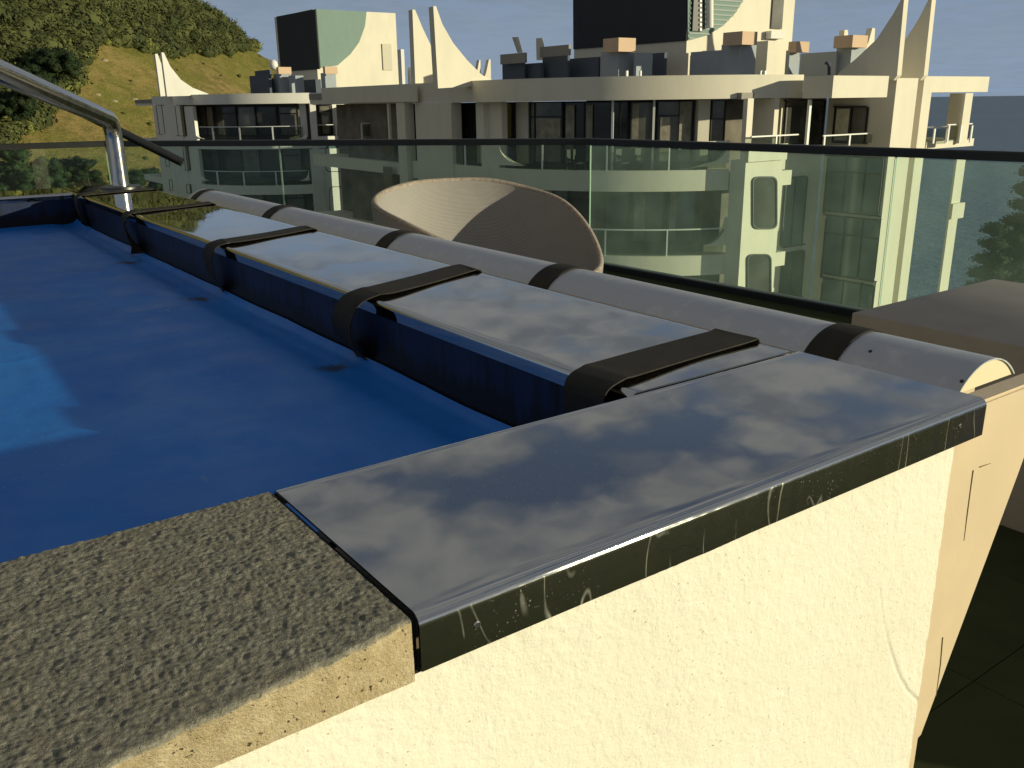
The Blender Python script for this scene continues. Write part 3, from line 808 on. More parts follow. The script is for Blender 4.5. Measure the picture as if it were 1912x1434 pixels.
# ================================================================== BUILDINGS
class Facade:
    """rounded-corner plan: straight side facing -x (running away), arc, straight side facing -y"""
    def __init__(s, px54, py, w54, R, back, xend_px, name, loc_label, cat='building'):
        a = math.radians(54.4); p = at(px54, py, w54)
        s.R = R; s.c = np.array([p[0]+R*math.sin(a), p[1]+R*math.cos(a)]); s.back = back
        q = ray(xend_px, py); y = s.c[1]-R; s.xend = q[0]*y/q[1]
    def path(s, off):
        r = s.R+off; P = [(s.c[0]-r, s.c[1]+s.back*(1-t)) for t in np.linspace(0, 1, 12)[:-1]]
        P += [(s.c[0]-r*math.sin(a), s.c[1]-r*math.cos(a)) for a in np.linspace(PI/2, 0, 37)]
        P += [(s.c[0]+(s.xend-s.c[0])*t, s.c[1]-r) for t in np.linspace(0, 1, 8)[1:]]
        return np.array(P)
    def loc(s, px, py, off):
        P = s.path(off); d = ray(px, py); cr = P[:, 0]*d[1]-P[:, 1]*d[0]
        # crossing from left of the ray to right of it
        idx = [i for i in range(len(P)-1) if cr[i] <= 0 < cr[i+1]]
        if not idx:
            i = 0 if cr[0] > 0 else len(P)-2; t = 0.0 if cr[0] > 0 else 1.0
        else:
            i = min(idx, key=lambda k_: np.hypot(*P[k_])); t = -cr[i]/(cr[i+1]-cr[i])
        return i+t, P[i]+(P[i+1]-P[i])*t
    def sample(s, sa, sb, off, n):
        P = s.path(off); out = []
        for v in np.linspace(sa, sb, n):
            i = min(int(v), len(P)-2); out.append(P[i]+(P[i+1]-P[i])*(v-i))
        return out
    def zat(s, px, py, off):
        _, p = s.loc(px, py, off); d = ray(px, py); return d[2]/np.hypot(d[0], d[1])*np.hypot(*p)
    def bandv(s, xa, xb, ya, yb, off, th, zt=None, zb=None, top=None):
        ym = (ya+yb)/2
        sa, pa = s.loc(xa, ym, off); sb, pb = s.loc(xb, ym, off)
        if zt is None: zt = s.zat((xa+xb)/2, ya, off)
        if zb is None: zb = s.zat((xa+xb)/2, yb, off)
        n = max(2, int(abs(sb-sa)*1.2)+2)
        o = s.sample(sa, sb, off, n); sa2, sb2 = sa, sb
        i_ = s.sample(sa, sb, off-th, n)
        V, F = [], []
        for k_ in range(n):
            zt_ = zt if top is None else top(k_/(n-1), zt, zb)
            V += [(o[k_][0], o[k_][1], zb), (o[k_][0], o[k_][1], zt_), (i_[k_][0], i_[k_][1], zt_), (i_[k_][0], i_[k_][1], zb)]
        for k_ in range(n-1):
            for q in range(4): F.append((k_*4+q, k_*4+(q+1) % 4, k_*4+4+(q+1) % 4, k_*4+4+q))
        F.append((0, 1, 2, 3)); F.append((n*4-4, n*4-3, n*4-2, n*4-1))
        return V, F
    def band(s, name, m_, par, *a, **k_):
        V, F = s.bandv(*a, **k_); return mesh(name, V, F, m_, par, True, math.radians(30))
    def slab(s, name, m_, par, off, z0, z1, depth=9):
        P = [tuple(p) for p in s.path(off)]
        P += [(s.xend, s.c[1]-s.R+depth+s.R), (s.c[0]-s.R-off+depth+6, s.c[1]+s.back)]
        V, F = prismv(P, z0, z1); return mesh(name, V, F, m_, par, True, math.radians(30))
    def window(s, par, xa, xb, ya, yb, off, pane='pane', tr=None, curtain=None, mull=None, fw=2.0):
        """frame with pane, optional transom row, curtain rectangle and mullion columns (pixels)"""
        mb = MB(); g = fw
        for r_ in ((xa, xb, ya, ya+g), (xa, xb, yb-g, yb), (xa, xa+g, ya+g, yb-g), (xb-g, xb, ya+g, yb-g)):
            mb.add(*s.bandv(*r_, off, .10))
        for y_ in ([tr] if tr else []): mb.add(*s.bandv(xa+g, xb-g, y_-1.2, y_+1.2, off, .09))
        for x_ in (mull or []): mb.add(*s.bandv(x_-1, x_+1, ya+g, yb-g, off, .095))
        f_ = mb.build('window', M['frame'], par)
        s.band('pane', M[pane], f_, xa+g*.5, xb-g*.5, ya+g*.5, yb-g*.5, off-.05, .02)
        if curtain: s.band('curtain', M['curtain'], f_, *curtain, off-.03, .02)
        return f_
    def rounded(s, par, xa, xb, ya, yb, off, r, pane='pane', wallth=.0):
        """window with rounded corners: pane as a rounded polygon on the facade, rim proud of the wall"""
        pts = []
        for cx_, cy_, a0 in ((xa+r, ya+r, PI), (xb-r, ya+r, 1.5*PI), (xb-r, yb-r, 0), (xa+r, yb-r, .5*PI)):
            for i in range(5):
                a = a0+i*PI/8; pts.append((cx_+r*math.cos(a), cy_+r*math.sin(a)))
        def wp(p, o_):
            _, q = s.loc(p[0], p[1], o_); d = ray(*p); z = d[2]/np.hypot(d[0], d[1])*np.hypot(*q); return np.array([q[0], q[1], z])
        mx, my = (xa+xb)/2, (ya+yb)/2
        n_ = len(pts); V = [wp(p, off) for p in pts]+[wp((mx+(p[0]-mx)*.93, my+(p[1]-my)*.95), off) for p in pts]+[wp((mx+(p[0]-mx)*.93, my+(p[1]-my)*.95), off-.06) for p in pts]
        V += [wp(p, off-.14) for p in pts]
        F = [(i, (i+1) % n_, n_+(i+1) % n_, n_+i) for i in range(n_)]+[(n_+i, n_+(i+1) % n_, 2*n_+(i+1) % n_, 2*n_+i) for i in range(n_)]+[(3*n_+i, 3*n_+(i+1) % n_, (i+1) % n_, i) for i in range(n_)]
        w_ = mesh('window', V, F, M['frame'], par)
        V = [wp((mx+(p[0]-mx)*.94, my+(p[1]-my)*.955), off-.05) for p in pts]
        mesh('pane', V, [tuple(range(n_))], M[pane], w_)
        return w_
    def fillet(s, par, x_edge, x_in, y_top, y_bot, off, th, m_):
        """concave swoosh from a vertical edge (x_edge, y_top) down to the sill (x_in, y_bot)"""
        def top(t, zt, zb):
            e = 1-t if x_edge < x_in else t          # 1 at the vertical edge
            return zb+(zt-zb)*(1-math.sqrt(max(0, 1-e*e)))*.98+.02*(zt-zb)
        a, b = (x_edge, x_in) if x_edge < x_in else (x_in, x_edge)
        sa, pa = s.loc(a, y_bot, off); sb, pb = s.loc(b, y_bot, off)
        n = 9; zt = s.zat(x_edge, y_top, off); zb = s.zat(x_in, y_bot, off)
        o = s.sample(sa, sb, off, n); i_ = s.sample(sa, sb, off-th, n); V, F = [], []
        for k_ in range(n):
            z = top(k_/(n-1), zt, zb)
            V += [(o[k_][0], o[k_][1], zb-.02), (o[k_][0], o[k_][1], z), (i_[k_][0], i_[k_][1], z), (i_[k_][0], i_[k_][1], zb-.02)]
        for k_ in range(n-1):
            for q in range(4): F.append((k_*4+q, k_*4+(q+1) % 4, k_*4+4+(q+1) % 4, k_*4+4+q))
        F.append((0, 1, 2, 3)); F.append((n*4-4, n*4-3, n*4-2, n*4-1))
        return mesh('corner_fillet', V, F, m_, par, True, math.radians(30))
    def railing(s, par, xa, xb, ytop, ybot, off, posts, zt=None, zb=None):
        yt = ytop; hz = .05*FPX/np.hypot(*s.loc((xa+xb)/2, yt, off)[1])
        zt = s.zat((xa+xb)/2, yt, off) if zt is None else zt; zb = s.zat((xa+xb)/2, ybot, off) if zb is None else zb
        r_ = s.band('balcony_railing', M['post'], par, xa, xb, yt, yt+1, off, .06, zt=zt, zb=zt-.05)
        for p in posts:
            V, F = s.bandv(p-1.3, p+1.3, yt, ybot, off-.004, .05, zt=zt-.052, zb=zb); mesh('post', V, F, M['post'], r_)
        V, F = s.bandv(xa, xb, yt, ybot, off-.02, .012, zt=zt-.06, zb=zb+.05); mesh('glass_pane', V, F, M['bglass'], r_)
        return r_
def cbox(name, m_, par, xl, xc, xr, yt, yb, w, depth=None, zb=None, bevel=0):
    """box aligned with the building grid; xc is the px of the near vertical edge, xl/xr the far ends of its two visible faces"""
    ym = (yt+yb)/2; p = at(xc, ym, w); X, Y = p[0], p[1]
    rt_, rb_ = ray(xc, yt), ray(xc, yb); hd = math.hypot(X, Y)
    z1 = rt_[2]/math.hypot(rt_[0], rt_[1])*hd; z0 = rb_[2]/math.hypot(rb_[0], rb_[1])*hd if zb is None else zb
    if xl is None: yfar = Y+depth
    else: d = ray(xl, ym); yfar = d[1]*X/d[0]
    d = ray(xr, ym); xfar = d[0]*Y/d[1]
    o = box(name, (X, xfar, Y, yfar, z0, z1), m_, par)
    o_ = (X, xfar, Y, yfar, z0, z1)
    return o, o_
def plate(name, m_, par, pts, plane, val, d):
    """polygon given in photo pixels, placed on plane x=val or y=val, with thickness d along that axis"""
    fn = (lambda p: onx(p[0], p[1], val)) if plane == 'x' else (lambda p: ony(p[0], p[1], val))
    V, F = extrudev([fn(p) for p in pts], (d, 0, 0) if plane == 'x' else (0, d, 0)); return mesh(name, V, F, m_, par)
def chimney(par, body, cap, w, bm_='duct', cm_='cap'):
    c_, a_ = cbox('chimney', M[bm_], par, *body, w)
    cbox('chimney_cap', M[cm_], c_, *cap, w*.985)
    return c_

# ---------------------------------------------------------------- near building (right)
fb = Facade(1105, 188, 34.0, 9.0, 17, 1500, '', '')
br_ = thing('apartment_building', (fb.c[0], fb.c[1], -40), 'cream apartment block with sweeping white balcony bands, nearer one, before the sea', 'building', 'apartment blocks beyond the terrace')
CR = M['cream']
LV = [(-2.50, -3.26), (-5.68, -6.44), (-8.86, -9.62), (-12.04, -12.8)]      # balcony band top / bottom
fb.band('roof_band', CR, br_, 600, 1499, 150, 190, 0, .35, zt=.82, zb=0)
fb.slab('roof', M['capgrey'], br_, -.32, .25, .55)
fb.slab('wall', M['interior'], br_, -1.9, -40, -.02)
fb.slab('soffit', CR, br_, -.36, .0, .24)
for i, (zt, zb) in enumerate(LV):
    fb.slab('floor_slab', CR, br_, -.28, zb+.02, zt-.18)
    yref = 187-zt/34*FPX
    x1 = 1361-i*4
    fb.band('balcony_band', CR, br_, 771, x1, yref, yref+35, 0, .25, zt=zt, zb=zb)
    sc = 155
    fb.fillet(br_, 1361-i*5, 1322-i*5, 262+i*sc*.93, 305+i*sc*.99, -.002, .24, CR)
    fb.fillet(br_, 930+i*3, 976+i*3, 262+i*sc*.93, 309+i*sc, -.002, .24, CR)
    if i < 3:
        posts = [p for p in (1013, 1133-i*3, 1250-i*4)] if i else [1012, 1133, 1250]
        fb.railing(br_, 950 if i else 945, 1357-i*5, 264+i*153, 309+i*sc, -.03, posts, zt=zt+1.02, zb=zt+.0)
        fb.railing(br_, 838, 896, 262+i*150, 302+i*sc*.9, -.1, [868], zt=zt+1.02, zb=zt)
def fb_floor(z):
    fl_ = [t_-.18 for t_, _ in LV]; return max([v for v in fl_ if v <= z+.9], default=fl_[-1])
# skin walls of the side wing and beside the swept opening
zlow = -40
fb.band('pier', CR, br_, 776, 843, 192, 262, .06, .5, zt=-.001, zb=zlow)
fb.band('pier', CR, br_, 889, 903, 192, 262, -.30, .4, zt=-.001, zb=-2.4)
fb.band('wall_panel', CR, br_, 903, 937, 192, 262, -.55, .3, zt=-.001, zb=-2.4)
fb.band('wall_panel', CR, br_, 899, 932, 330, 420, -.05, .3, zt=-3.27, zb=zlow)
fb.band('wall_panel', CR, br_, 899, 932, 270, 300, -.05, .3, zt=-1.55, zb=-2.51)
fb.window(br_, 846, 888, 194, 300, -1.0, 'pane', tr=217, curtain=(849, 857, 200, 262), mull=[862])
fb.window(br_, 846, 890, 345, 420, -1.0, 'panegrey')
fb.window(br_, 938, 962, 192, 305, -1.4, 'pane')
fb.band('wall_panel', CR, br_, 963, 986, 190, 305, -1.45, .3)
fb.window(br_, 988, 1050, 190, 305, -1.5, 'panegrey', tr=218, curtain=(1001, 1046, 221, 302), mull=[998])
fb.window(br_, 1052, 1172, 190, 305, -1.6, 'pane', mull=[1090, 1140])
fb.window(br_, 1176, 1219, 190, 305, -1.5, 'panegrey')
fb.window(br_, 1226, 1294, 188, 305, -1.5, 'panegrey', tr=216)
fb.band('wall_panel', CR, br_, 1303, 1324, 186, 300, -1.2, .5)
fb.window(br_, 1327, 1354, 186, 300, -1.3, 'panegrey', tr=222)
fb.band('post', M['post'], br_, 1141, 1145, 190, 300, -.5, .1, zt=-.001, zb=-2.49)
fb.band('post', M['post'], br_, 1218, 1222, 190, 300, -.5, .1, zt=-.001, zb=-2.49)
for (xa, xb, pn) in ((945, 985, 'pane'), (1000, 1060, 'panegrey'), (1128, 1175, 'pane'), (1180, 1240, 'panegrey'), (1245, 1300, 'paneteal'), (1305, 1345, 'pane')):
    fb.window(br_, xa, xb, 350, 455, -1.5, pn)
    fb.window(br_, xa-3, xb-3, 500, 590, -1.5, pn)
for (xa, xb, ya, yb, off) in ((1056, 1072, 196, 302, -1.54), (1094, 1106, 196, 302, -1.54), (1180, 1192, 194, 302, -1.44), (1232, 1250, 219, 300, -1.44), (1268, 1289, 190, 300, -1.44), (1005, 1030, 354, 450, -1.44), (1184, 1204, 354, 450, -1.44), (1250, 1262, 354, 450, -1.44), (1000, 1020, 504, 585, -1.44)):
    fb.band('curtain', M['curtain'], br_, xa, xb, ya, yb, off, .02)
for (px_, py_, w_, sz_) in ((1075, 268, 34.6, 1), (1160, 270, 34.4, 1), (1196, 268, 34.8, 1), (1088, 420, 34.6, 1)):
    p_ = at(px_, py_, w_); z_ = fb_floor(p_[2])
    V, F = boxv(p_[0]-.25, p_[0]+.25, p_[1]-.25, p_[1]+.25, z_+.40, z_+.46); q_ = mesh('balcony_chair', V, F, M['frame'], br_)
    V, F = boxv(p_[0]-.25, p_[0]+.25, p_[1]+.22, p_[1]+.27, z_+.46, z_+.92); mesh('chair_back', V, F, M['frame'], q_)
    for sx_ in (-.22, .22):
        for sy_ in (-.22, .22): V, F = boxv(p_[0]+sx_-.02, p_[0]+sx_+.02, p_[1]+sy_-.02, p_[1]+sy_+.02, z_, z_+.40); mesh('chair_leg', V, F, M['frame'], q_)
# right pier, its lit face with rounded window openings
pr, pa = cbox('pier', CR, br_, 1361, 1389, 1457, 300, 420, 33.2, zb=zlow)
pr2, pa2 = cbox('column', CR, br_, 1385, 1393, 1404, 184, 302, 33.4)
fl = Facade.__new__(Facade); fl.R = 0.001; fl.c = np.array([pa[0], pa[2]]); fl.back = 1; fl.xend = pa[1]+3
for (xa, xb, ya, yb) in ((1406, 1452, 329, 428), (1396, 1441, 474, 560)):
    fl.rounded(br_, xa, xb, ya, yb, .07, 11, 'pane')
# recess right of the pier
pA0 = at(1661, 273, 37.0); XPA = pA0[0]; YSH = onx(1540, 225, XPA)[1]
ra = (ony(1452, 300, YSH)[0], XPA-.002, YSH, YSH+3.0, zlow, .12)
box('wall', ra, CR, br_)
fx = Facade.__new__(Facade); fx.R = .001; fx.c = np.array([XPA+.001, pA0[1]]); fx.back = YSH-pA0[1]; fx.xend = XPA+.004
fr_ = Facade.__new__(Facade); fr_.R = 0.001; fr_.c = np.array([ra[0], ra[2]]); fr_.back = 1; fr_.xend = ra[1]
fr_.window(br_, 1467, 1510, 186, 270, .12, 'pane')
fr_.window(br_, 1514, 1540, 186, 270, .12, 'pane')
fx.window(br_, 1555, 1617, 198, 268, .12, 'panegrey', mull=[1588])
fx.band('curtain', M['curtainlit'], br_, 1560, 1584, 203, 262, .16, .02)
fx.window(br_, 1540, 1645, 292, 400, .12, 'paneteal', mull=[1576, 1612], tr=322)
fx.window(br_, 1536, 1640, 405, 520, .12, 'paneteal', mull=[1572, 1606], tr=440)
fx.window(br_, 1531, 1632, 525, 600, .12, 'paneteal', mull=[1570, 1604])
fr_.window(br_, 1464, 1504, 330, 460, .12, 'paneteal', mull=[1482])
fr_.window(br_, 1460, 1500, 470, 560, .12, 'pane', mull=[1480])
# balcony of the recess, with its railing
b2, ba2 = cbox('balcony_slab', CR, br_, 1396, 1398, 1470, 272, 303, 33.0)
fr2 = Facade.__new__(Facade); fr2.R = 0.001; fr2.c = np.array([ba2[0], ba2[2]]); fr2.back = 1; fr2.xend = ra[1]
fr2.railing(br_, 1404, 1492, 252, 272, -.05, [1450])
fr2.railing(br_, 1538, 1628, 250, 272, -.05, [1540, 1587])
cbox('wall', CR, br_, 1400, 1444, 1452, 183, 290, 34.4)
cbox('post', M['post'], br_, None, 1509, 1513, 186, 272, 34.6, depth=.1)
# projecting block at the end of the roof band
rb, rba = cbox('roof_band', CR, br_, 1500, 1555, 1658, 141, 183, 33.2)
# sails A and B over their piers
def side_sail(pts, edge, w, th, name='sail_fin'):
    p = at(edge[0], edge[1], w); return plate(name, CR, br_, pts, 'x', p[0], th), p
sA, pA = side_sail([(1692, -34), (1688, 0), (1675, 141), (1668, 150), (1562, 142), (1566, 136), (1599, 109), (1637, 73), (1667, 27), (1682, 0)], (1675, 141), 36.80, .3)
cbox('pier', CR, br_, 1540, 1661, 1700, 146, 400, 37.0, zb=zlow)
sB, pB = side_sail([(1745, -34), (1740, 0), (1725, 141), (1718, 150), (1640, 148), (1650, 118), (1683, 84), (1692, 71), (1705, 52), (1718, 30), (1733, 0)], (1725, 141), 39.1, .3)
cbox('pier', CR, br_, 1692, 1711, 1727, 146, 400, 39.3, zb=zlow)
# far right balcony end
cbox('roof_band', CR, br_, None, 1700, 1846, 142, 173, 42.0, depth=5.0)
cbox('wall', CR, br_, 1768, 1803, 1806, 174, 268, 44.2)
cbox('column', CR, br_, 1792, 1797, 1811, 174, 268, 42.6)
cbox('balcony_slab', CR, br_, None, 1700, 1817, 266, 281, 42.2, depth=5)
cbox('pier', CR, br_, 1776, 1780, 1796, 281, 420, 42.6, zb=zlow)
cbox('balcony_slab', CR, br_, 1772, 1778, 1800, 381, 410, 42.4)
for (xa, xb, yt, yb) in ((1717, 1770, 238, 268), (1770, 1816, 232, 266)):
    o_, a_ = cbox('balcony_railing', M['post'], br_, None, xa, xb, yt, yt+2.2, 42.25, depth=.06)
    for xp in (xa, (xa+xb)/2, xb-3): cbox('post', M['post'], o_, None, xp, xp+2.6, yt+2.3, yb, 42.3, depth=.05)
    cbox('glass_pane', M['bglass'], o_, None, xa, xb, yt+4, yb-2, 42.33, depth=.012)
# lift tower
tw, ta = cbox('tower', CR, br_, 1072, 1283, 1480, -40, 160, 41.0)
def ont(p, y): q = ony(p[0], p[1], y); return q
plate('dark_cladding', M['slate'], br_, [(1071.5, -22), (1283, -40), (1283, 76), (1072, 92)], 'x', ta[0], -.06)
arcp = [(1283, -40), (1399, -30), (1391, -8), (1372, 24), (1349, 48), (1320, 66), (1283, 76)]
pt_ = plate('louvred_panel', M['teal'], br_, arcp, 'y', ta[2], -.05)
zz = [ony(1300, y, ta[2])[2] for y in (-30, 72)]
xl_ = ta[0]+.05
for zi in np.arange(zz[1], zz[0], .20):                         # louvre blades, each clipped to the arc
    yy_px = proj((ta[0]+.5, ta[2], zi))[1]
    ys_ = [p[1] for p in arcp[1:]]; xs_ = [p[0] for p in arcp[1:]]
    xr_px = float(np.interp(yy_px, ys_, xs_)); xr_ = ony(xr_px, yy_px, ta[2])[0]-.1
    if xr_-xl_ > .3:
        V, F = boxv(xl_, xr_, ta[2]-.085, ta[2]-.052, zi-.03, zi+.03); mesh('louvre_blade', V, F, M['rust'], pt_)
def on_tower(name, m_, xa, xb, ya, yb, out, par=None):
    a, b = ony(xa, (ya+yb)/2, ta[2]-out), ony(xb, (ya+yb)/2, ta[2]-out)
    zt_, zb_2 = ony((xa+xb)/2, ya, ta[2]-out)[2], ony((xa+xb)/2, yb, ta[2]-out)[2]
    return box(name, (a[0], b[0], ta[2]-out, ta[2]-.051, zb_2, zt_), m_, par or br_)
lad = on_tower('cable_ladder', M['frame'], 1295, 1314, -30, 58, .16)
for y in range(-26, 58, 9):
    a = ony(1308, y, ta[2]-.2); box('cable_clip', (a[0]-.05, a[0]+.06, ta[2]-.22, ta[2]-.162, a[2]-.05, a[2]+.05), M['post'], lad)
V, F = tubev([ony(1325, -30, ta[2]-.3), ony(1325, 52, ta[2]-.3)], .16, 14); mesh('vent_pipe', V, F, M['white'], br_, True, math.radians(40))
on_tower('tower_window', M['panegrey'], 1443, 1463, -24, 54, .08)
on_tower('lamp_housing', M['white'], 1440, 1466, 58, 72, .35)
cbox('tower_plinth', CR, br_, 1395, 1432, 1450, 76, 145, 40.2)
# chimneys and plant on the roof
box('roof', (pa2[0], fb.xend+6, pa2[2]+.3, fb.c[1], -.03, .20), M['capgrey'], br_)
chimney(br_, (938, 978, 981, 114, 158), (934, 980, 984, 98, 117), 43.0, 'ductdark', 'capgrey')
cbox('roof_duct', M['ductdark'], br_, 975, 1010, 1016, 117, 158, 42.5)
chimney(br_, (1013, 1060, 1064, 101, 158), (1008, 1062, 1066, 83, 103), 41.6, 'ductdark', 'capgrey')
cbox('roof_duct', M['ductdark'], br_, 1058, 1117, 1121, 106, 158, 41.2)
chimney(br_, (1122, 1155, 1184, 94, 150), (1126, 1155, 1187, 70, 96), 39.8, 'duct', 'cap')
cbox('roof_duct', M['duct'], br_, 1183, 1188, 1218, 98, 150, 39.6)
cbox('roof_duct', M['ductdark'], br_, 1206, 1240, 1245, 98, 150, 40.6)
chimney(br_, (1346, 1381, 1411, 81, 140), (1350, 1386, 1414, 58, 83), 38.6, 'duct', 'cap')
cbox('roof_duct', M['duct'], br_, 1289, 1352, 1356, 93, 140, 39.4)
chimney(br_, (1466, 1473, 1492, 94, 146), (1472, 1487, 1511, 77, 97), 41.6, 'duct', 'cap')
chimney(br_, (1560, 1588, 1614, 86, 146), (1557, 1592, 1620, 65, 88), 42.0, 'duct', 'cap')
cbox('roof_duct', M['duct'], br_, 1493, 1560, 1563, 96, 146, 42.3)
V, F = tubev([at(1548, 140, 39), at(1548, 120, 39), at(1541, 117, 39)], .07, 8); mesh('vent_pipe', V, F, M['ductdark'], br_, True)
for q, (xa, xb) in enumerate(((1170, 1173), (1196, 1198), (1420, 1424), (1428, 1431))):
    cbox('roof_vent', M['post'], br_, None, xa, xb, 132, 150, 37.0, depth=.08)
# more distant small sails and boards on this roof
def front_sail(par, pts, edge, w, th=.25, m_=None, name='sail_fin'):
    p = at(edge[0], edge[1], w); return plate(name, m_ or CR, par, pts, 'y', p[1], th)
front_sail(br_, [(962, 69), (968, 69), (976, 98), (972, 98)], (968, 98), 52, .3)
front_sail(br_, [(1007, 71), (1012, 71), (1016, 84), (1016, 112), (1008, 112)], (1010, 112), 52, .3)
front_sail(br_, [(895, 112), (897, 112), (898, 150), (888, 150)], (897, 150), 60, .3)
front_sail(br_, [(913, 111), (916, 111), (917, 152), (902, 152), (908, 135)], (916, 150), 60, .3)
front_sail(br_, [(1577, 56), (1583, 56), (1584, 70), (1576, 70)], (1580, 70), 47, .3)
front_sail(br_, [(1629, 52), (1634, 53), (1632, 84), (1612, 108), (1610, 104), (1622, 78)], (1630, 100), 46, .3)
# sails C and D at the left end of this block
front_sail(br_, [(809, 12), (814, 11), (826, 45), (846, 80), (872, 112), (900, 140), (931, 155), (931, 158), (818, 165)], (818, 165), 36.5, .35)
front_sail(br_, [(770, 18), (775, 18), (789, 52), (806, 88), (826, 118), (850, 142), (862, 158), (776, 166)], (776, 166), 41.5, .35)
# low link wing between the blocks
lw = br_
cbox('roof_band', CR, lw, 640, 776, 780, 160, 190, 40.5)
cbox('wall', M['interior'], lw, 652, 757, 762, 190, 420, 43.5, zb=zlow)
cbox('pier', CR, lw, 745, 760, 777, 191, 420, 41.5, zb=zlow)
cbox('column', CR, lw, 724, 727, 731, 190, 268, 43.0)
o_, a_ = cbox('balcony_railing', M['post'], lw, None, 675, 727, 229, 231.5, 46, depth=.06)
for xp in (675, 711, 724): cbox('post', M['post'], o_, None, xp, xp+2.4, 232, 262, 46.05, depth=.05)
cbox('glass_pane', M['bglass'], o_, None, 676, 726, 234, 255, 46.1, depth=.012)
for (xa, xb, ya, yb, pn) in ((715, 730, 268, 288, 'pane'), (735, 746, 268, 296, 'pane'), (746, 776, 268, 292, 'panegrey'), (716, 732, 312, 350, 'panegrey')):
    cbox('window', M[pn], lw, xa, xb, xb+.6, ya, yb, 43.2)

# ---------------------------------------------------------------- far building (left)
WL = 66.0
fa = Facade(418, 185, WL, 9.0, 14, 655, '', '')
bl_ = thing('apartment_building', (fa.c[0], fa.c[1], -40), 'white apartment block with rounded balconies and two sail fins, below the grassy hill', 'building', 'apartment blocks beyond the terrace')
WH = M['white']
fa.band('roof_band', WH, bl_, 283, 640, 176, 193, 0, .35, zt=.80, zb=.10)
fa.slab('roof', M['capgrey'], bl_, -.32, .3, .6, 12)
fa.slab('soffit', WH, bl_, -.36, .10, .29, 12)
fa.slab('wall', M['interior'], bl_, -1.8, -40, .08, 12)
LV2 = [(-2.44, -3.0), (-5.55, -6.2), (-8.75, -9.4), (-11.95, -12.6)]
for i, (zt, zb) in enumerate(LV2):
    fa.slab('floor_slab', WH, bl_, -.25, zb+.02, zt-.15, 12)
    y = 197-zt/WL*FPX
    fa.band('balcony_band', WH, bl_, 300+i*6, 655, y, y+14, 0, .22, zt=zt, zb=zb)
    dx = i*8
    fa.fillet(bl_, 363+i*11, 377+i*11, y-18, y+1, -.002, .22, WH)
    fa.fillet(bl_, 573+i*5, 556+i*5, y-18, y+1, -.002, .22, WH)
    if i < 3:
        fa.railing(bl_, 372+i*9, 566+i*6, y-26, y, -.04, [397+dx, 447+dx*.9, 509+dx*.7], zt=zt+1.02, zb=zt)
    fa.band('wall_panel', WH, bl_, 340+i*9, 363+i*10, y-60, y-2, -.02, .25, zt=zt+2.44 if i == 0 else LV2[i-1][1]-.001, zb=zt+.001)
    fa.window(bl_, 366+i*10, 400+i*10, y-60, y-4, -1.5, 'panegrey', mull=[385+i*10])
    fa.window(bl_, 402+i*9, 442+i*9, y-60, y-4, -1.5, 'pane', tr=y-46)
    fa.window(bl_, 444+i*8, 478+i*8, y-60, y-4, -1.5, 'panegrey')
    fa.window(bl_, 480+i*8, 518+i*7, y-60, y-4, -1.5, 'pane')
    fa.window(bl_, 521+i*7, 558+i*6, y-60, y-4, -1.5, 'panegrey', tr=y-46)
    if i: fa.window(bl_, 562+i*6, 583+i*5, y-60, y-4, -.35, 'pane')
fa.band('wall_panel', WH, bl_, 561, 573, 194, 256, -.5, .4)
# left flank with narrow openings
fa.band('flank_wall', WH, bl_, 291, 341, 194, 300, .05, .4, zt=.099, zb=zlow)
for (xa, xb, ya, yb) in ((294, 305, 196, 251), (329, 344, 196, 254), (343, 352, 272, 318), (309, 316, 296, 311), (316, 322, 335, 356), (348, 356, 344, 361)):
    fa.window(bl_, xa, xb, ya, yb, .07, 'pane', fw=.8)
V, F = fa.bandv(329, 331, 310, 400, .09, .06, zb=zlow); mesh('drain_pipe', V, F, M['post'], bl_)
# columns and right flank with rounded windows
fa.band('column', WH, bl_, 581, 592, 194, 268, .12, .5, zt=.099, zb=-3.05)
fa.band('column', WH, bl_, 584, 606, 270, 420, .14, .5, zt=-3.06, zb=zlow)
fa.band('wall_panel', WH, bl_, 606, 662, 270, 420, .06, .4, zt=-3.06, zb=zlow)
for i, (xa, xb, ya, yb) in enumerate(((608, 641, 271, 321), (615, 646, 348, 398), (621, 650, 424, 470))):
    fa.rounded(bl_, xa, xb, ya, yb, .08, 8, 'paneteal')
fa.window(bl_, 598, 620, 196, 252, -.9, 'panegrey', tr=207, curtain=(602, 614, 216, 250))
fa.band('wall_panel', WH, bl_, 622, 644, 194, 252, -.9, .3)
fa.window(bl_, 647, 660, 210, 256, -.6, 'panegrey')
fa.railing(bl_, 593, 655, 232, 256, -.04, [628])
fa.band('balcony_band', WH, bl_, 592, 650, 254, 262, .01, .3)
# end block of the roof band and recess to the right
cbox('roof_band', WH, bl_, 655, 668, 691, 174, 192, 62.0)
cbox('wall', M['ductdark'], bl_, 661, 686, 692, 192, 420, 64.0, zb=zlow)  # recess wall coloured dark blue in place of its shade
cbox('wall', WH, bl_, None, 690, 720, 193, 420, 66.0, depth=3, zb=zlow)
cbox('window', M['pane'], bl_, None, 680, 706, 270, 350, 63.0, depth=.3)
# sails E and F
front_sail(bl_, [(301.5, 98), (306, 98), (318, 124), (338, 149), (360, 164), (389, 175), (389, 178), (312, 180)], (312, 180), 66.5, .4, WH)
front_sail(bl_, [(289.5, 101), (294, 100), (303, 124), (318, 148), (334, 164), (350, 176), (300, 180)], (300, 180), 70.0, .4, WH)
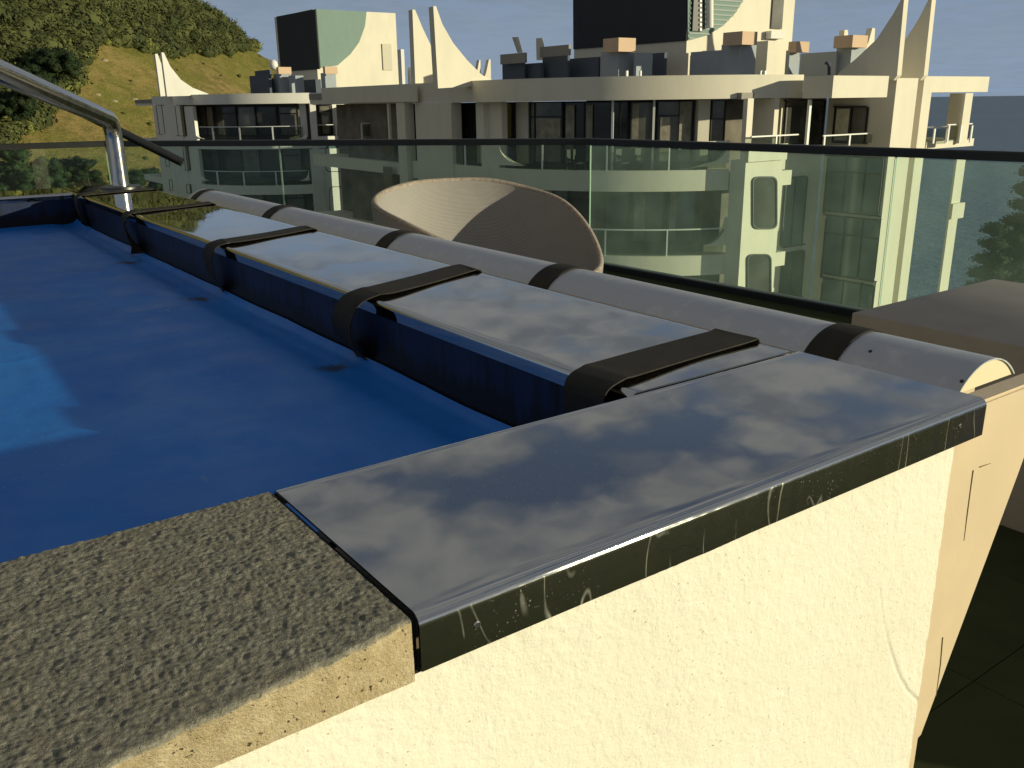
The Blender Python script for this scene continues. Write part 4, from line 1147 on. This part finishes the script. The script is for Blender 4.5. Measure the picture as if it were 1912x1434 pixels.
# lift tower
tl, tla = cbox('tower', M['cream'], bl_, 518, 590, 742, 17, 180, 76.0)
plate('dark_cladding', M['slate'], bl_, [(517.5, 31), (590, 17), (598, 129), (526, 134)], 'x', tla[0], -.08)
plate('teal_cladding', M['teal'], bl_, [(590, 17), (684, 22), (681, 49), (670, 79), (654, 101), (630, 122), (598, 127)], 'y', tla[2], -.06)
a, b = ony(714, 110, tla[2]), ony(731, 110, tla[2]); z_ = [ony(722, y, tla[2])[2] for y in (82, 131)]
box('tower_window', (a[0], b[0], tla[2]-.1, tla[2]-.002, z_[1], z_[0]), mat('pale_shutter', (.55, .52, .40), .7), bl_)
chimney(bl_, (512, 524, 545, 137, 180), (516, 520, 544, 125, 138), 70.0, 'duct', 'cap')
cbox('roof_duct', M['duct'], bl_, 540, 545, 568, 141, 180, 69.6)
chimney(bl_, (600, 608, 628, 136, 180), (603, 607, 630, 124, 138), 69.0, 'duct', 'cap')
cbox('roof_duct', M['ductdark'], bl_, 467, 503, 508, 139, 180, 70.0)
cbox('roof_duct', M['ductdark'], bl_, 476, 504, 508, 130, 141, 71.0)
cbox('roof_duct', M['ductdark'], bl_, 503, 524, 528, 145, 180, 71.0)
cbox('roof_duct', M['ductdark'], bl_, 566, 590, 600, 148, 180, 71.5)
for (xa, yt, yb) in ((750, 92, 163), (768.5, 125, 163)):
    cbox('post', WH, bl_, None, xa, xa+6 if xa < 760 else xa+4, yt, yb, 64.0, depth=.5)
def ball(c, r, name, m_, par, sq=1.0):
    bm = bmesh.new(); bmesh.ops.create_icosphere(bm, subdivisions=2, radius=r)
    V = [(v.co.x+c[0], v.co.y+c[1], v.co.z*sq+c[2]) for v in bm.verts]; F = [[v.index for v in f.verts] for f in bm.faces]; bm.free()
    return mesh(name, V, F, m_, par, True)
dd = ball(at(511, 121, 70), .32, 'satellite_dish', M['post'], bl_, 1.2)

# ================================================================== VEGETATION
def foliage(name, lo, hi, yellow=None, scale=.5):
    k = NB(name); at_ = k.n('ShaderNodeAttribute', attribute_name='tint').outputs['Fac']
    n_ = k.noise(scale, 4, .7)
    c_ = k.mix(k.rng(k.math('ADD', k.math('MULTIPLY', n_, .35), k.math('MULTIPLY', at_, .65)), .2, .85), lo, hi)
    if yellow: c_ = k.mix(k.rng(at_, .86, .97), c_, yellow)
    return k.put(base=c_, rough=.75, spec=.15)
M['bush'] = foliage('hill_bush', (.040, .050, .018), (.110, .118, .038), (.15, .16, .038))
M['leafdark'] = foliage('dark_leaves', (.012, .024, .010), (.030, .046, .016), None, 1.2)
M['leafmid'] = foliage('mid_leaves', (.022, .042, .020), (.058, .085, .034), None, 1.2)
def ico(sub):
    bm = bmesh.new(); bmesh.ops.create_icosphere(bm, subdivisions=sub, radius=1.0)
    a = np.array([v.co[:] for v in bm.verts]); c = np.array([[v.index for v in f.verts] for f in bm.faces]); bm.free(); return a, c
def lumpy(v, q, a, b_): return v*np.array([1+a*noise.noise(Vector(p)*1.5+Vector((q*9., 0, 0)))+b_*noise.noise(Vector(p)*3.8+Vector((0, q*5., 0))) for p in v])[:, None]
ico_v, ico_f = ico(2)
protos = [lumpy(ico_v, q, .32, .25) for q in range(7)]
ic1v, ic1f = ico(1)
def leafclump(q, nl, leaf):
    """dark core plus leaf faces lying roughly on its outside; triangles only"""
    core = lumpy(ic1v, q, .35, .2)*.80
    r_ = np.random.default_rng(q); n_ = r_.normal(size=(nl, 3)); n_[:, 2] = np.abs(n_[:, 2])*1.1-.35; n_ /= np.linalg.norm(n_, axis=1)[:, None]
    rad = np.array([1+.34*noise.noise(Vector(p)*1.5+Vector((q*9., 0, 0)))+.28*noise.noise(Vector(p)*3.8+Vector((0, q*5., 0))) for p in n_])*(.82+.26*r_.random(nl))
    C = n_*rad[:, None]
    nn = n_+r_.normal(size=(nl, 3))*.17; nn /= np.linalg.norm(nn, axis=1)[:, None]
    A = np.cross(nn, r_.normal(size=(nl, 3))); A /= np.linalg.norm(A, axis=1)[:, None]; B_ = np.cross(nn, A)
    s_ = leaf*(.6+.8*r_.random(nl))[:, None]
    L = np.stack([C-A*s_, C-B_*s_*.6, C+A*s_, C+B_*s_*.6], 1).reshape(-1, 3)
    i0 = len(core)+np.arange(nl)*4
    F_ = np.concatenate([ic1f, np.stack([i0, i0+1, i0+2], 1), np.stack([i0, i0+2, i0+3], 1)])
    tint = np.concatenate([np.full(len(core), .35), np.repeat(r_.random(nl), 4)])
    return np.concatenate([core, L]), F_, tint
clumps = [leafclump(q, 120, .125) for q in range(8)]
fine = [leafclump(q+20, 120, .14) for q in range(6)]
def bline(px): return float(np.interp(px, [-300, 0, 45, 85, 128, 150, 168, 185, 215, 250, 310, 400, 470, 540], [420, 275, 262, 230, 190, 150, 112, 88, 86, 95, 110, 106, 100, 104]))
def scatter(name, items, m_, parent=None):
    """items: (position, scale xyz, tint, proto list)"""
    Vs, Fs, Ts = [], [], []; nb = 0
    for pos, sc_, tint, pl in items:
        v, f_, tn = pl[random.randrange(len(pl))]
        a = random.uniform(0, 2*PI); c_, s2 = math.cos(a), math.sin(a)
        v = np.stack([v[:, 0]*c_-v[:, 1]*s2, v[:, 0]*s2+v[:, 1]*c_, v[:, 2]], 1)*np.asarray(sc_)+np.asarray(pos)
        Vs.append(v); Fs.append(f_+nb); nb += len(v); Ts.append(np.clip(tint*.85+.15*tn, 0, 1) if tint < .95 else np.full(len(v), .97))
    V = np.concatenate(Vs)+np.array([0, 0, CAMZ])-np.array(_origin(parent))
    o = _np_mesh(name, V, np.concatenate(Fs), m_, parent, False)
    q_ = o.data.attributes.new('tint', 'FLOAT', 'POINT'); q_.data.foreach_set('value', np.concatenate(Ts).astype(np.float32)); return o
items = []
for tries in range(90000):
    w_ = random.uniform(112, 268); u_ = random.uniform(-1.15, -.235)*w_
    x, y = uw(u_, w_); z = terr(u_, w_)
    px, py = proj((x, y, z))
    if px < -420 or px > 560: continue
    if -60 > px and random.random() < .5: continue
    bl = bline(px)+6*noise.noise((px*.05, py*.05, 1.))
    if py < bl-3:
        s_ = random.uniform(1.1, 2.5)
        if random.random() < .08: s_ *= 1.4
    else:
        if random.random() > .008 or py > 300: continue
        s_ = random.uniform(.3, .7)
    if -5 < px < 160 and 95 < py < 185 and w_ < 150: continue
    if len(items) > 5200: break
    items.append(((x, y, z+s_*.35), (s_, s_, s_*random.uniform(.7, 1.1)), random.random()**1.2*.9 if random.random() > .05 else .98, clumps))
wood = scatter('hill_bush_cover', items, M['bush'])
tag(wood, kind='stuff')
def tree(base, h, rx, rz, n_, size, m_, lab, group=None, trunk=.25, shape='round'):
    t_ = thing('tree', base, lab, 'tree', group)
    b0 = np.array(base, float); top = b0+np.array([0, 0, h])
    V, F = tubev([b0, b0+np.array([.1, 0, h*.45]), top-np.array([0, 0, rz*.9])], [trunk, trunk*.7, trunk*.3], 8)
    mb = MB().add(V, F)
    cc_ = top-np.array([0, 0, rz])
    lobes = []
    for i in range(9):
        a = random.uniform(0, 2*PI); r_ = random.uniform(.25, .75); lobes.append((cc_+np.array([rx*r_*math.cos(a), rx*r_*math.sin(a), rz*random.uniform(-.5, .75)]), random.uniform(.35, .6)*rx))
    for l_, r_ in lobes[:5]:
        V, F = tubev([b0+np.array([.05, 0, h*.4]), (b0+l_)/2+np.array([0, 0, h*.15]), l_], [trunk*.45, trunk*.3, trunk*.1], 5); mb.add(V, F)
    mb.build('trunk', M['bark'], t_, True)
    it = []
    if shape == 'cone':
        for lay in range(26):
            s_ = (lay+.3)/26.5; nb_ = max(4, int(22*(1-s_))+3)
            for i in range(nb_):
                a = 2*PI*i/nb_+lay*.7+random.uniform(-.25, .25); rr = rx*(1-s_)*random.uniform(.05, 1.0)
                q_ = rx*(.11+.13*(1-s_)); it.append((top-np.array([0, 0, h*.75*(1-s_)+rr*.15])+np.array([rr*math.cos(a), rr*math.sin(a), 0]), (q_*1.5, q_*1.5, q_*.9), random.random()*.8, fine))
    else:
        for l_, r_ in lobes:
            for i in range(max(3, n_//260)):
                d = np.random.randn(3); d /= np.linalg.norm(d); rr = r_*random.uniform(.35, 1.0); q_ = rx*random.uniform(.16, .30)
                it.append((l_+d*rr*np.array([1, 1, .75]), (q_, q_, q_*.8), random.random()*.85, fine))
    scatter('crown', it, m_, t_)
    return t_
def plant(px_base, py_base, py_top, rpx, m_, lab, group=None, n_=2600, w=None, shape='round'):
    if w is None:
        p, w = hit(px_base, py_base)
        if p is None: p = at(px_base, py_base, 150); w = 150
    else: p = at(px_base, py_base, w)
    s_ = w/FPX; h = (py_base-py_top)*s_*1.02; rx = rpx*s_
    return tree(p, h, rx, min(h*.5, rx*.9) if shape == 'round' else h*.5, n_, rx*.085, m_, lab, group, max(.12, rx*.06), shape)
plant(102, 182, 104, 50, M['leafdark'], 'big dark rounded tree on the hill edge just above the steel handrail', n_=5200)
LG = 'trees low behind the left glass panel'
plant(25, 380, 282, 60, M['leafmid'], 'grey green tree behind the glass at the far left of the picture', LG, 3600)
plant(110, 372, 296, 46, M['leafmid'], 'grey green tree behind the glass, second from the left', LG, 3000)
plant(172, 385, 300, 34, M['leafdark'], 'dark tree behind the upright glass edge left of the handrail post', LG, 2600)
plant(255, 395, 312, 42, M['leafdark'], 'dark tree behind the glass right of the handrail post', LG, 3000)
plant(305, 398, 322, 30, M['leafdark'], 'dark tree against the left wall of the white apartment block', LG, 2400)
plant(20, 262, 168, 52, M['leafdark'], 'dark tree partly hidden behind the upper arm of the steel handrail', None, 3000)
def conifer(px, ptop, w, rx, lab, grp):
    p = at(px, ptop, w); u_ = p @ RT; zg = terr(u_, w); h = p[2]-zg
    return tree((p[0], p[1], zg), h, rx, h*.5, 1000, .3, M['leafdark'], lab, grp, .4, 'cone')
conifer(1935, 285, 62, 5.4, 'tall dark conifer at the right edge in front of the sea', 'conifers by the sea')
conifer(1862, 395, 58, 4.6, 'lower dark conifer right of the end pier of the near block', 'conifers by the sea')
# boulders on the grass
M['rock'] = mat('pale_rock', (.30, .25, .16), .9, var=.25, vscale=.8)
RL = {(213, 190): 'pale boulder low on the grass left of the white block', (195, 113): 'long pale rock at the upper edge of the dry grass', (182, 178): 'small pale rock in the middle of the grass slope', (252, 187): 'small pale rock beside the left fins of the white block'}
for (px, py), lb in RL.items():
    p, w_ = hit(px, py)
    if p is None: continue
    s_ = 5.2*w_/FPX; v = protos[(px) % 7]*np.array([s_*1.3, s_, s_*.7])+p
    tag(mesh('boulder', v[::1], ico_f, M['rock'], None, True), lb, 'rock', 'pale rocks on the grass slope')
